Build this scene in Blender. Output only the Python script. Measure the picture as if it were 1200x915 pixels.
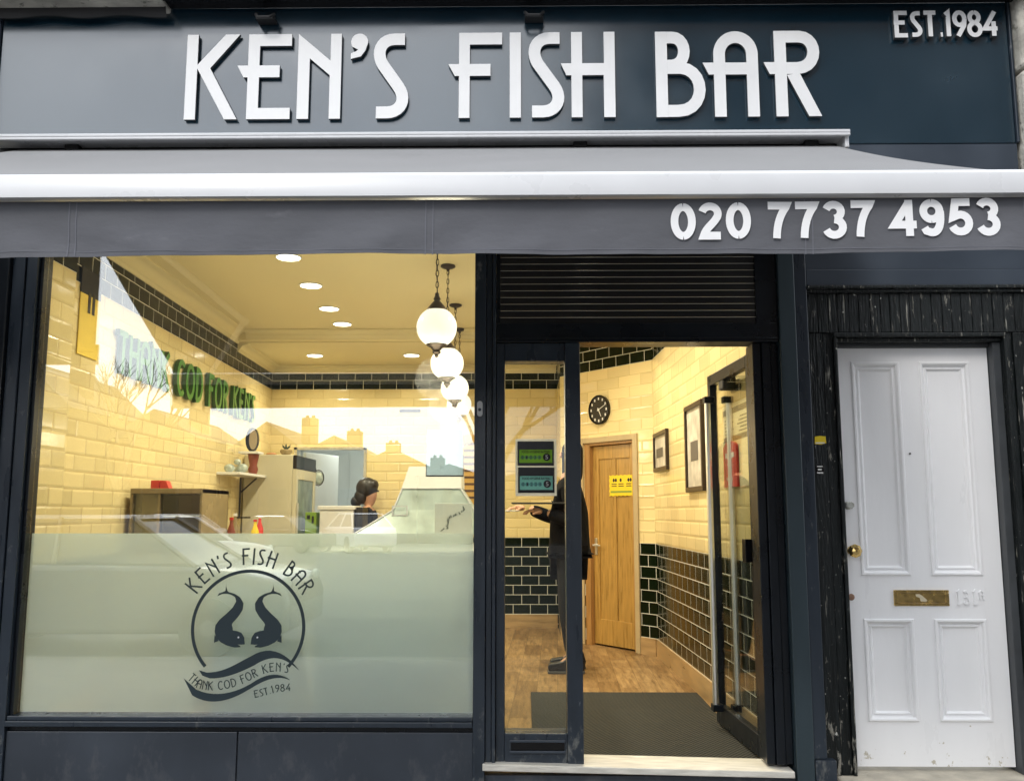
import bpy, bmesh, math, random
from mathutils import Vector, Matrix
random.seed(7)
PI = math.pi
R = math.radians
for o in list(bpy.data.objects): bpy.data.objects.remove(o)
S = bpy.context.scene
COL = S.collection

# ------------------------------------------------------------------ camera
cam_d = bpy.data.cameras.new('camera'); cam = bpy.data.objects.new('camera', cam_d); COL.objects.link(cam)
cam.location = (0, 0, 1.41)
pitch = math.atan(142.5 / 1060.0)
cam.rotation_euler = (PI / 2 + pitch, 0, R(0.8))
cam_d.sensor_width = 36; cam_d.sensor_fit = 'HORIZONTAL'; cam_d.lens = 1060.0 / 1200.0 * 36.0
cam_d.clip_start = 0.05; cam_d.clip_end = 1500
S.camera = cam

# ------------------------------------------------------------------ world, sun, exposure
SUN_EL, SUN_AZ = 42, 205           # sun high behind the camera's left shoulder, softened by thin cloud
W = bpy.data.worlds.new('World'); S.world = W; W.use_nodes = True
nt = W.node_tree; nt.nodes.clear()
out = nt.nodes.new('ShaderNodeOutputWorld'); bg = nt.nodes.new('ShaderNodeBackground')
sky = nt.nodes.new('ShaderNodeTexSky'); sky.sky_type = 'NISHITA'; sky.sun_disc = False
sky.sun_elevation = R(SUN_EL); sky.sun_rotation = R(SUN_AZ)
tc = nt.nodes.new('ShaderNodeTexCoord'); mp = nt.nodes.new('ShaderNodeMapping'); mp.inputs['Scale'].default_value = (1.2, 1.2, 3)
nz = nt.nodes.new('ShaderNodeTexNoise'); nz.inputs['Scale'].default_value = 2.2; nz.inputs['Detail'].default_value = 6
rp = nt.nodes.new('ShaderNodeValToRGB'); rp.color_ramp.elements[0].position = 0.30; rp.color_ramp.elements[1].position = 0.55
rp.color_ramp.elements[0].color = (.55, .55, .55, 1)
mx = nt.nodes.new('ShaderNodeMix'); mx.data_type = 'RGBA'
mx.inputs['B'].default_value = (14.0, 14.6, 15.4, 1)
nt.links.new(tc.outputs['Generated'], mp.inputs[0]); nt.links.new(mp.outputs[0], nz.inputs['Vector'])
nt.links.new(nz.outputs[0], rp.inputs[0]); nt.links.new(rp.outputs[0], mx.inputs['Factor'])
nt.links.new(sky.outputs[0], mx.inputs['A']); nt.links.new(mx.outputs['Result'], bg.inputs[0])
bg.inputs[1].default_value = 0.10; nt.links.new(bg.outputs[0], out.inputs[0])
sd = bpy.data.lights.new('sun', 'SUN'); so = bpy.data.objects.new('sun', sd); COL.objects.link(so)
sd.energy = 0.7; sd.angle = R(14); sd.color = (1, .96, .9)
# light travels towards +Y (the shopfront), down and slightly to the right
el = R(SUN_EL); az = R(-24)
d = Vector((-math.sin(az) * math.cos(el), math.cos(az) * math.cos(el), -math.sin(el)))
so.rotation_euler = d.to_track_quat('-Z', 'Y').to_euler()
so.location = (-3, -10, 14)
S.view_settings.view_transform = 'Standard'; S.view_settings.look = 'None'
S.view_settings.exposure = 0.8; S.view_settings.gamma = 1; S.view_settings.use_curve_mapping = False
S.render.engine = 'CYCLES'
S.cycles.max_bounces = 10; S.cycles.transparent_max_bounces = 24
S.cycles.sample_clamp_indirect = 6

# ------------------------------------------------------------------ materials
def mat(name, col=(.5, .5, .5), rough=.5, metal=0, spec=.5, noise=0, nscale=8, bump=0, bscale=60, coat=0, stretch=(1, 1, 1), emit=None, estr=0):
    m = bpy.data.materials.new(name); m.use_nodes = True
    n = m.node_tree; b = n.nodes['Principled BSDF']
    b.inputs['Base Color'].default_value = (*col, 1); b.inputs['Roughness'].default_value = rough
    b.inputs['Metallic'].default_value = metal; b.inputs['Specular IOR Level'].default_value = spec
    b.inputs['Coat Weight'].default_value = coat
    if emit: b.inputs['Emission Color'].default_value = (*emit, 1); b.inputs['Emission Strength'].default_value = estr
    t = n.nodes.new('ShaderNodeTexCoord'); mpn = n.nodes.new('ShaderNodeMapping'); mpn.inputs['Scale'].default_value = stretch
    g = n.nodes.new('ShaderNodeNewGeometry')
    n.links.new(g.outputs['Position'], mpn.inputs[0])
    if noise:
        z = n.nodes.new('ShaderNodeTexNoise'); z.inputs['Scale'].default_value = nscale; z.inputs['Detail'].default_value = 6
        n.links.new(mpn.outputs[0], z.inputs['Vector'])
        h = n.nodes.new('ShaderNodeHueSaturation'); h.inputs['Color'].default_value = (*col, 1)
        mr = n.nodes.new('ShaderNodeMapRange'); mr.inputs['From Min'].default_value = .3; mr.inputs['From Max'].default_value = .7
        mr.inputs['To Min'].default_value = 1 - noise; mr.inputs['To Max'].default_value = 1 + noise
        n.links.new(z.outputs[0], mr.inputs[0]); n.links.new(mr.outputs[0], h.inputs['Value']); n.links.new(h.outputs[0], b.inputs['Base Color'])
        mr2 = n.nodes.new('ShaderNodeMapRange'); mr2.inputs['From Min'].default_value = .3; mr2.inputs['From Max'].default_value = .7
        mr2.inputs['To Min'].default_value = max(.02, rough - .08); mr2.inputs['To Max'].default_value = min(1, rough + .08)
        n.links.new(z.outputs[0], mr2.inputs[0]); n.links.new(mr2.outputs[0], b.inputs['Roughness'])
    if bump:
        z2 = n.nodes.new('ShaderNodeTexNoise'); z2.inputs['Scale'].default_value = bscale; z2.inputs['Detail'].default_value = 5
        n.links.new(mpn.outputs[0], z2.inputs['Vector'])
        bp = n.nodes.new('ShaderNodeBump'); bp.inputs['Strength'].default_value = bump; bp.inputs['Distance'].default_value = .01
        n.links.new(z2.outputs[0], bp.inputs['Height']); n.links.new(bp.outputs[0], b.inputs['Normal'])
    return m

def flecks(m, scale, stretch, lo, hi, col, rough=None):
    """chips and flecks of another colour with a shape of their own, over the base colour"""
    n = m.node_tree; b = n.nodes['Principled BSDF']
    g = n.nodes.new('ShaderNodeNewGeometry'); mpn = n.nodes.new('ShaderNodeMapping'); mpn.inputs['Scale'].default_value = stretch
    n.links.new(g.outputs['Position'], mpn.inputs[0])
    z = n.nodes.new('ShaderNodeTexNoise'); z.inputs['Scale'].default_value = scale; z.inputs['Detail'].default_value = 8; z.inputs['Roughness'].default_value = .65
    n.links.new(mpn.outputs[0], z.inputs['Vector'])
    r = n.nodes.new('ShaderNodeMapRange'); r.inputs['From Min'].default_value = lo; r.inputs['From Max'].default_value = hi
    n.links.new(z.outputs[0], r.inputs[0])
    mxn = n.nodes.new('ShaderNodeMix'); mxn.data_type = 'RGBA'
    src = b.inputs['Base Color'].links[0].from_socket if b.inputs['Base Color'].is_linked else None
    if src: n.links.new(src, mxn.inputs['A'])
    else: mxn.inputs['A'].default_value = b.inputs['Base Color'].default_value
    mxn.inputs['B'].default_value = (*col, 1)
    n.links.new(r.outputs[0], mxn.inputs['Factor']); n.links.new(mxn.outputs['Result'], b.inputs['Base Color'])
    return m

def grime(m, zlo, zhi, col, scale=14, stretch=(1, 1, 1), lo=.50, hi=.62, amt=.16):
    """worn and splashed patches that get more frequent towards the foot of the thing"""
    n = m.node_tree; b = n.nodes['Principled BSDF']; L = n.links.new
    g = n.nodes.new('ShaderNodeNewGeometry'); mpn = n.nodes.new('ShaderNodeMapping'); mpn.inputs['Scale'].default_value = stretch; L(g.outputs['Position'], mpn.inputs[0])
    z = n.nodes.new('ShaderNodeTexNoise'); z.inputs['Scale'].default_value = scale; z.inputs['Detail'].default_value = 9; z.inputs['Roughness'].default_value = .7; L(mpn.outputs[0], z.inputs['Vector'])
    sp = n.nodes.new('ShaderNodeSeparateXYZ'); L(g.outputs['Position'], sp.inputs[0])
    hgt = n.nodes.new('ShaderNodeMapRange'); hgt.inputs['From Min'].default_value = zlo; hgt.inputs['From Max'].default_value = zhi; hgt.inputs['To Min'].default_value = amt; hgt.inputs['To Max'].default_value = 0; L(sp.outputs[2], hgt.inputs[0])
    ad = n.nodes.new('ShaderNodeMath'); ad.operation = 'ADD'; L(z.outputs[0], ad.inputs[0]); L(hgt.outputs[0], ad.inputs[1])
    r = n.nodes.new('ShaderNodeMapRange'); r.inputs['From Min'].default_value = lo + amt * .62; r.inputs['From Max'].default_value = hi + amt * .62; L(ad.outputs[0], r.inputs[0])
    q = n.nodes.new('ShaderNodeMix'); q.data_type = 'RGBA'
    if b.inputs['Base Color'].is_linked: L(b.inputs['Base Color'].links[0].from_socket, q.inputs['A'])
    else: q.inputs['A'].default_value = b.inputs['Base Color'].default_value
    q.inputs['B'].default_value = (*col, 1); L(r.outputs[0], q.inputs['Factor']); L(q.outputs['Result'], b.inputs['Base Color']); return m

def tile_mat():
    m = bpy.data.materials.new('metro_tiles'); m.use_nodes = True; n = m.node_tree; b = n.nodes['Principled BSDF']; L = n.links.new
    uv = n.nodes.new('ShaderNodeUVMap'); sp = n.nodes.new('ShaderNodeSeparateXYZ'); L(uv.outputs[0], sp.inputs[0])
    bw = n.nodes.new('ShaderNodeMath'); bw.operation = 'MULTIPLY_ADD'; bw.inputs[1].default_value = -.105; bw.inputs[2].default_value = .295
    def brick(ms, sm):
        k = n.nodes.new('ShaderNodeTexBrick'); k.offset = .5; k.inputs['Scale'].default_value = 1
        L(bw.outputs[0], k.inputs['Brick Width'])
        k.inputs['Row Height'].default_value = .104
        k.inputs['Mortar Size'].default_value = ms; k.inputs['Mortar Smooth'].default_value = sm; k.inputs['Bias'].default_value = 0
        L(uv.outputs[0], k.inputs['Vector']); return k
    thin = brick(.0028, .15); wide = brick(.017, 1.0)
    k = brick(.0028, .1)
    def gt(sock, val, inv=False):
        q = n.nodes.new('ShaderNodeMath'); q.operation = 'LESS_THAN' if inv else 'GREATER_THAN'; q.inputs[1].default_value = val; L(sock, q.inputs[0]); return q.outputs[0]
    lowz = gt(sp.outputs[1], .832, True); hiz = gt(sp.outputs[1], 2.496)
    add = n.nodes.new('ShaderNodeMath'); add.operation = 'MAXIMUM'; L(lowz, add.inputs[0]); L(hiz, add.inputs[1])
    dark = add.outputs[0]; L(dark, bw.inputs[0])
    def mix(a, bb, f):
        q = n.nodes.new('ShaderNodeMix'); q.data_type = 'RGBA'
        for s, v in (('A', a), ('B', bb)):
            if isinstance(v, tuple): q.inputs[s].default_value = (*v, 1)
            else: L(v, q.inputs[s])
        L(f, q.inputs['Factor']); return q.outputs['Result']
    # per-tile variation
    k.inputs['Color1'].default_value = (.88, .88, .87, 1); k.inputs['Color2'].default_value = (1.08, 1.08, 1.08, 1); k.inputs['Mortar'].default_value = (1, 1, 1, 1)
    body = mix((.80, .66, .345), (.0045, .0095, .0035), dark)
    vm = n.nodes.new('ShaderNodeMix'); vm.data_type = 'RGBA'; vm.blend_type = 'MULTIPLY'; vm.inputs['Factor'].default_value = 1
    L(body, vm.inputs['A']); L(k.outputs['Color'], vm.inputs['B'])
    grout = mix((.60, .47, .21), (.80, .80, .74), dark)
    col = mix(vm.outputs['Result'], grout, thin.outputs['Fac'])
    L(col, b.inputs['Base Color'])
    b.inputs['Roughness'].default_value = .14
    sl = n.nodes.new('ShaderNodeMath'); sl.operation = 'MULTIPLY_ADD'; sl.inputs[1].default_value = -.38; sl.inputs[2].default_value = .5; L(dark, sl.inputs[0]); L(sl.outputs[0], b.inputs['Specular IOR Level'])
    inv = n.nodes.new('ShaderNodeMath'); inv.operation = 'SUBTRACT'; inv.inputs[0].default_value = 1; L(wide.outputs['Fac'], inv.inputs[1])
    bp = n.nodes.new('ShaderNodeBump'); bp.inputs['Strength'].default_value = .42; bp.inputs['Distance'].default_value = .006
    wn = n.nodes.new('ShaderNodeTexNoise'); wn.inputs['Scale'].default_value = 7; L(uv.outputs[0], wn.inputs['Vector'])
    am = n.nodes.new('ShaderNodeMath'); am.operation = 'MULTIPLY_ADD'; am.inputs[1].default_value = .5; L(wn.outputs[0], am.inputs[0]); L(inv.outputs[0], am.inputs[2])
    L(am.outputs[0], bp.inputs['Height']); L(bp.outputs[0], b.inputs['Normal'])
    return m

def floor_mat():
    m = bpy.data.materials.new('wood_effect_floor'); m.use_nodes = True; n = m.node_tree; b = n.nodes['Principled BSDF']; L = n.links.new
    g = n.nodes.new('ShaderNodeNewGeometry'); mpn = n.nodes.new('ShaderNodeMapping'); mpn.inputs['Rotation'].default_value = (0, 0, R(92)); L(g.outputs['Position'], mpn.inputs[0])
    k = n.nodes.new('ShaderNodeTexBrick'); k.offset = .37; k.inputs['Scale'].default_value = 1; k.inputs['Brick Width'].default_value = .62; k.inputs['Row Height'].default_value = .15
    k.inputs['Mortar Size'].default_value = .0022; k.inputs['Mortar Smooth'].default_value = .1
    k.inputs['Color1'].default_value = (.20, .125, .055, 1); k.inputs['Color2'].default_value = (.38, .26, .13, 1); k.inputs['Mortar'].default_value = (.16, .10, .05, 1)
    L(mpn.outputs[0], k.inputs['Vector'])
    m2 = n.nodes.new('ShaderNodeMapping'); m2.inputs['Scale'].default_value = (9, 1.1, 1); L(g.outputs['Position'], m2.inputs[0])
    z = n.nodes.new('ShaderNodeTexNoise'); z.inputs['Scale'].default_value = 3.5; z.inputs['Detail'].default_value = 8; z.inputs['Roughness'].default_value = .7; L(m2.outputs[0], z.inputs['Vector'])
    r = n.nodes.new('ShaderNodeValToRGB'); r.color_ramp.elements[0].position = .3; r.color_ramp.elements[0].color = (.36, .29, .24, 1); r.color_ramp.elements[1].position = .68; r.color_ramp.elements[1].color = (1.25, 1.2, 1.1, 1)
    L(z.outputs[0], r.inputs[0])
    vm = n.nodes.new('ShaderNodeMix'); vm.data_type = 'RGBA'; vm.blend_type = 'MULTIPLY'; vm.inputs['Factor'].default_value = 1
    L(k.outputs['Color'], vm.inputs['A']); L(r.outputs[0], vm.inputs['B']); L(vm.outputs['Result'], b.inputs['Base Color'])
    b.inputs['Roughness'].default_value = .38
    return m

def mat_ribbed():
    m = mat('ribbed_matting', (.035, .034, .026), .9)
    n = m.node_tree; b = n.nodes['Principled BSDF']; L = n.links.new
    g = n.nodes.new('ShaderNodeNewGeometry'); mp_ = n.nodes.new('ShaderNodeMapping'); mp_.inputs['Rotation'].default_value = (0, 0, R(38)); L(g.outputs['Position'], mp_.inputs[0])
    w = n.nodes.new('ShaderNodeTexWave'); w.inputs['Scale'].default_value = 15; w.inputs['Distortion'].default_value = .6; w.inputs['Detail'].default_value = 2; w.inputs['Detail Scale'].default_value = 4
    L(mp_.outputs[0], w.inputs['Vector'])
    r = n.nodes.new('ShaderNodeValToRGB'); r.color_ramp.elements[0].position = .3; r.color_ramp.elements[0].color = (.009, .010, .008, 1); r.color_ramp.elements[1].color = (.05, .05, .04, 1)
    L(w.outputs[0], r.inputs[0]); L(r.outputs[0], b.inputs['Base Color'])
    bp = n.nodes.new('ShaderNodeBump'); bp.inputs['Distance'].default_value = .006; L(w.outputs[0], bp.inputs['Height']); L(bp.outputs[0], b.inputs['Normal'])
    return flecks(m, 30, (1, 1, 1), .74, .78, (.4, .4, .36))

def glass_mat(name, ior=1.6, tint=(.95, .97, .95)):
    m = bpy.data.materials.new(name); m.use_nodes = True; n = m.node_tree; n.nodes.clear(); L = n.links.new
    o = n.nodes.new('ShaderNodeOutputMaterial'); mxs = n.nodes.new('ShaderNodeMixShader'); t = n.nodes.new('ShaderNodeBsdfTransparent'); g = n.nodes.new('ShaderNodeBsdfGlossy'); f = n.nodes.new('ShaderNodeFresnel')
    f.inputs[0].default_value = ior; t.inputs[0].default_value = (*tint, 1); g.inputs['Roughness'].default_value = 0; g.inputs['Color'].default_value = (1, 1, 1, 1)
    # the back faces use the same external angle
    gm = n.nodes.new('ShaderNodeNewGeometry'); mm = n.nodes.new('ShaderNodeMix'); mm.data_type = 'FLOAT'; L(gm.outputs['Backfacing'], mm.inputs['Factor']); mm.inputs['A'].default_value = ior; mm.inputs['B'].default_value = 1 / ior
    L(mm.outputs['Result'], f.inputs[0])
    L(f.outputs[0], mxs.inputs[0]); L(t.outputs[0], mxs.inputs[1]); L(g.outputs[0], mxs.inputs[2]); L(mxs.outputs[0], o.inputs[0])
    return m

def frost_mat():
    m = bpy.data.materials.new('frosted_film'); m.use_nodes = True; n = m.node_tree; n.nodes.clear(); L = n.links.new
    o = n.nodes.new('ShaderNodeOutputMaterial'); a = n.nodes.new('ShaderNodeBsdfRefraction'); dd = n.nodes.new('ShaderNodeBsdfDiffuse'); tt = n.nodes.new('ShaderNodeBsdfTranslucent')
    a.inputs['Roughness'].default_value = .27; a.inputs['IOR'].default_value = 1.2; a.inputs['Color'].default_value = (.92, .99, .99, 1)
    dd.inputs[0].default_value = (.86, .92, .91, 1); tt.inputs[0].default_value = (.90, .97, .96, 1)
    m1 = n.nodes.new('ShaderNodeMixShader'); m1.inputs[0].default_value = .62; L(dd.outputs[0], m1.inputs[1]); L(tt.outputs[0], m1.inputs[2])
    m2 = n.nodes.new('ShaderNodeMixShader'); m2.inputs[0].default_value = .52; L(a.outputs[0], m2.inputs[1]); L(m1.outputs[0], m2.inputs[2]); L(m2.outputs[0], o.inputs[0])
    return m

def bulb_mat(name, col, st):
    m = bpy.data.materials.new(name); m.use_nodes = True; n = m.node_tree; n.nodes.clear()
    o = n.nodes.new('ShaderNodeOutputMaterial'); e = n.nodes.new('ShaderNodeEmission'); e.inputs[0].default_value = (*col, 1); e.inputs[1].default_value = st
    lw = n.nodes.new('ShaderNodeLayerWeight'); lw.inputs[0].default_value = .35
    g = n.nodes.new('ShaderNodeBsdfPrincipled'); g.inputs['Base Color'].default_value = (.85, .82, .72, 1); g.inputs['Roughness'].default_value = .12
    a = n.nodes.new('ShaderNodeAddShader'); n.links.new(e.outputs[0], a.inputs[0]); n.links.new(g.outputs[0], a.inputs[1]); n.links.new(a.outputs[0], o.inputs[0])
    return m

M = {}
M['tile'] = tile_mat(); M['floor'] = floor_mat()
M['slate'] = mat('slate_painted_metal', (.040, .052, .070), .38, noise=.12, nscale=3, bump=.05, bscale=12)
M['fascia'] = mat('fascia_painted_metal', (.005, .025, .042), .2, noise=.10, nscale=1.5, bump=.10, bscale=1.6)
M['fascia'].node_tree.nodes['Principled BSDF'].inputs['IOR'].default_value = 2.05
M['frame'] = mat('dark_frame_paint', (.020, .029, .042), .33, noise=.14, nscale=5, stretch=(3, 3, .6), bump=.05, bscale=20)
flecks(M['frame'], 14, (1, 1, .5), .70, .76, (.16, .18, .20))
M['frame_dark'] = mat('black_frame_paint', (.0055, .008, .012), .3, spec=.35, noise=.2, nscale=6)
M['riser'] = mat('stall_riser_panel', (.036, .045, .060), .36, noise=.18, nscale=2.5, bump=.12, bscale=3)
flecks(M['riser'], 9, (1, 1, 1), .68, .75, (.13, .14, .16))
M['letter_white'] = mat('brushed_white_metal', (.72, .72, .72), .42, noise=.04, nscale=5)
M['letter_side'] = mat('letter_return', (.05, .055, .06), .5)
M['white_gloss'] = mat('white_coated_metal', (.60, .605, .62), .3, noise=.03, nscale=4)
M['awning'] = mat('grey_awning_fabric', (.215, .215, .219), .88, noise=.05, nscale=2.5, bump=.25, bscale=420)
M['valance'] = mat('grey_valance_fabric', (.112, .115, .130), .85, noise=.14, nscale=2.2, stretch=(1, 1, 1.8), bump=.9, bscale=5)
flecks(M['valance'], 5, (1, 1, 3), .62, .75, (.17, .17, .19))
M['print_white'] = mat('white_print', (.88, .88, .89), .7)
M['black'] = mat('matt_black', (.012, .012, .013), .6, noise=.2, nscale=9)
M['black_gloss'] = mat('gloss_black', (.007, .007, .008), .22, spec=.3)
M['peel'] = mat('peeling_black_timber', (.005, .0075, .008), .42, spec=.28, noise=.35, nscale=9, stretch=(4, 4, .5), bump=.9, bscale=22)
flecks(M['peel'], 30, (1.6, 1.6, .10), .625, .665, (.30, .29, .25)); flecks(M['peel'], 46, (1, 1, .7), .665, .69, (.5, .5, .46))
M['reveal'] = mat('grey_door_reveal', (.045, .05, .055), .5, noise=.2, nscale=8)
M['door_white'] = mat('white_gloss_door_paint', (.86, .86, .87), .33, noise=.025, nscale=3, bump=.10, bscale=14, stretch=(2, 2, .6))

M['brass'] = mat('polished_brass', (.72, .52, .20), .22, metal=1, noise=.25, nscale=40)
M['steel'] = mat('brushed_steel', (.82, .81, .78), .36, metal=1, noise=.08, nscale=30, stretch=(1, 1, .1))
M['old_steel'] = mat('tarnished_steel', (.42, .42, .38), .4, metal=1, noise=.3, nscale=60)
M['stone'] = mat('weathered_limestone', (.40, .38, .33), .9, noise=.3, nscale=7, bump=1, bscale=35)
flecks(M['stone'], 16, (1, 1, 1), .58, .68, (.10, .10, .08))
M['step'] = mat('worn_stone_step', (.44, .40, .32), .85, noise=.2, nscale=10, bump=.6, bscale=50)
M['sill'] = mat('worn_white_threshold', (.62, .60, .54), .5, noise=.18, nscale=14, stretch=(.6, 3, 3), bump=.3, bscale=40)
M['pave'] = mat('concrete_paving', (.15, .146, .137), .85, noise=.2, nscale=3, bump=.4, bscale=60)
M['asphalt'] = mat('asphalt', (.055, .055, .058), .85, noise=.2, nscale=2, bump=.6, bscale=120)
M['ceiling'] = mat('cream_ceiling_paint', (.80, .70, .42), .7, noise=.02, nscale=2)
M['cornice'] = mat('cream_cornice_plaster', (.78, .69, .42), .55)
M['skirt'] = mat('wood_effect_skirting_tile', (.40, .265, .125), .35, noise=.2, nscale=6, stretch=(.6, .6, 4))
M['oak'] = mat('varnished_oak', (.40, .235, .06), .32, noise=.22, nscale=5, stretch=(9, 9, .8), bump=.08, bscale=30)
M['oak_dark'] = mat('oak_door_frame', (.36, .19, .06), .4, noise=.2, nscale=5, stretch=(9, 9, .8))
M['trim'] = mat('beige_door_trim', (.46, .36, .20), .5, noise=.1, nscale=8)
M['mat'] = mat_ribbed()
grime(M['door_white'], .17, .42, (.50, .46, .38), 26, (1, 1, .8), .625, .66, .12); grime(M['riser'], 0, .3, (.085, .09, .10), 9, (1, 1, .5), .5, .72, .10); grime(M['peel'], .15, .6, (.22, .21, .18), 30, (1, 1, .3), .56, .62, .08); grime(M['frame'], 0, .5, (.15, .155, .15), 16, (1, 1, .5), .54, .68, .10)
M['glass'] = glass_mat('window_glass', 2.3); M['glass_door'] = glass_mat('door_glass', 1.42, (.93, .95, .93))
M['frost'] = frost_mat()
M['logo'] = mat('dark_teal_vinyl', (.018, .036, .046), .45)
M['globe'] = bulb_mat('opal_globe_glass', (1, .95, .80), .72)
M['lamp_disc'] = bulb_mat('downlight_diffuser', (1, .93, .78), 6)
M['bronze'] = mat('antique_bronze', (.045, .030, .020), .4, metal=.7)
M['green_letter'] = mat('green_acrylic_letter', (.045, .20, .025), .3)
M['green_side'] = mat('dark_green_letter_return', (.015, .06, .01), .4)
M['cream_metal'] = mat('cream_fridge_enamel', (.62, .58, .42), .35, noise=.04, nscale=3)
M['grey_panel'] = mat('grey_kitchen_wall', (.42, .44, .42), .5, noise=.05, nscale=3)
M['white_panel'] = mat('white_laminate', (.78, .78, .76), .35, noise=.03, nscale=3)
M['range'] = mat('green_grey_steel', (.42, .50, .47), .35, metal=.35, noise=.12, nscale=9)
M['range_body'] = mat('range_front_enamel', (.62, .71, .67), .4, noise=.04, nscale=4)
M['brown_glass'] = mat('smoked_brown_panel', (.26, .195, .10), .25, noise=.2, nscale=6)
M['brown_light'] = mat('tan_cabinet_liner', (.42, .28, .12), .4, noise=.1, nscale=6)
M['red'] = mat('red_plastic', (.62, .035, .02), .35, noise=.06, nscale=20)
M['red_brown'] = mat('red_brown_cup', (.22, .05, .03), .35)
M['yellow'] = mat('yellow_print', (.82, .60, .02), .45)
M['banner'] = mat('yellow_banner_print', (.82, .60, .10), .5, noise=.08, nscale=6)
M['lime'] = mat('lime_green_print', (.26, .52, .04), .35)
M['aqua'] = mat('aqua_green_print', (.26, .62, .52), .35)
M['paper'] = mat('white_paper', (.78, .78, .76), .6)
M['blue_paper'] = mat('pale_blue_notice', (.55, .68, .80), .5)
flecks(M['blue_paper'], 26, (1, 1, 1), .60, .66, (.22, .27, .34))  # dark mottle paints the tree mirrored over the notice
M['lime_box'] = mat('lime_green_carton', (.22, .36, .03), .5)
M['skin'] = mat('skin', (.50, .27, .17), .55)
M['hair'] = mat('black_hair', (.010, .008, .007), .45, noise=.3, nscale=60, stretch=(1, 1, .3))
M['coat'] = mat('black_coat_fabric', (.0035, .0035, .005), .9, spec=.15, noise=.3, nscale=14, bump=.4, bscale=50)
M['navy'] = mat('dark_trouser_cloth', (.006, .007, .011), .85, noise=.2, nscale=40)
M['shoe'] = mat('black_shoe_leather', (.012, .012, .014), .4)
M['sole'] = mat('grey_shoe_sole', (.09, .09, .09), .7)
M['brick'] = mat('brown_stock_brick', (.085, .058, .04), .9, noise=.25, nscale=.8)
M['roof'] = mat('slate_roof', (.06, .06, .065), .8, noise=.2, nscale=.6)
M['bark'] = mat('winter_bark', (.07, .055, .045), .9)
M['tyre'] = mat('tyre_rubber', (.015, .015, .015), .8)
M['rim'] = mat('alloy_rim', (.10, .10, .11), .5, metal=.3)
M['car_glass'] = mat('car_glass', (.02, .025, .03), .08)
M['clay'] = mat('terracotta', (.38, .17, .06), .6)
M['green_plant'] = mat('dark_leaf', (.03, .06, .02), .6)
M['pale_glass'] = mat('wrapped_glassware', (.40, .46, .42), .2, noise=.3, nscale=30)
M['pict_print'] = mat('faded_print', (.52, .48, .40), .5, noise=.3, nscale=9)
M['pict_dark'] = mat('dark_photo_print', (.10, .09, .08), .5)

def thin_paper(name, col, f=.5):
    m = mat(name, col, .6); n = m.node_tree; b = n.nodes['Principled BSDF']; o = n.nodes['Material Output']
    t = n.nodes.new('ShaderNodeBsdfTranslucent'); x = n.nodes.new('ShaderNodeMixShader'); x.inputs[0].default_value = f
    if b.inputs['Base Color'].is_linked: n.links.new(b.inputs['Base Color'].links[0].from_socket, t.inputs[0])
    else: t.inputs[0].default_value = (*col, 1)
    n.links.new(b.outputs[0], x.inputs[1]); n.links.new(t.outputs[0], x.inputs[2]); n.links.new(x.outputs[0], o.inputs[0]); return m
M['blue_paper'] = flecks(thin_paper('pale_blue_notice', (.70, .82, .92), .7), 26, (1, 1, 1), .60, .66, (.22, .27, .34))  # flecks on the blue sheet stand in for reflected tree branches
M['lime'] = thin_paper('lime_green_print', (.42, .80, .06), .35); M['aqua'] = thin_paper('aqua_green_print', (.40, .88, .74), .35)
M['backing'] = thin_paper('white_backing_sheet', (.85, .85, .83))
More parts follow.
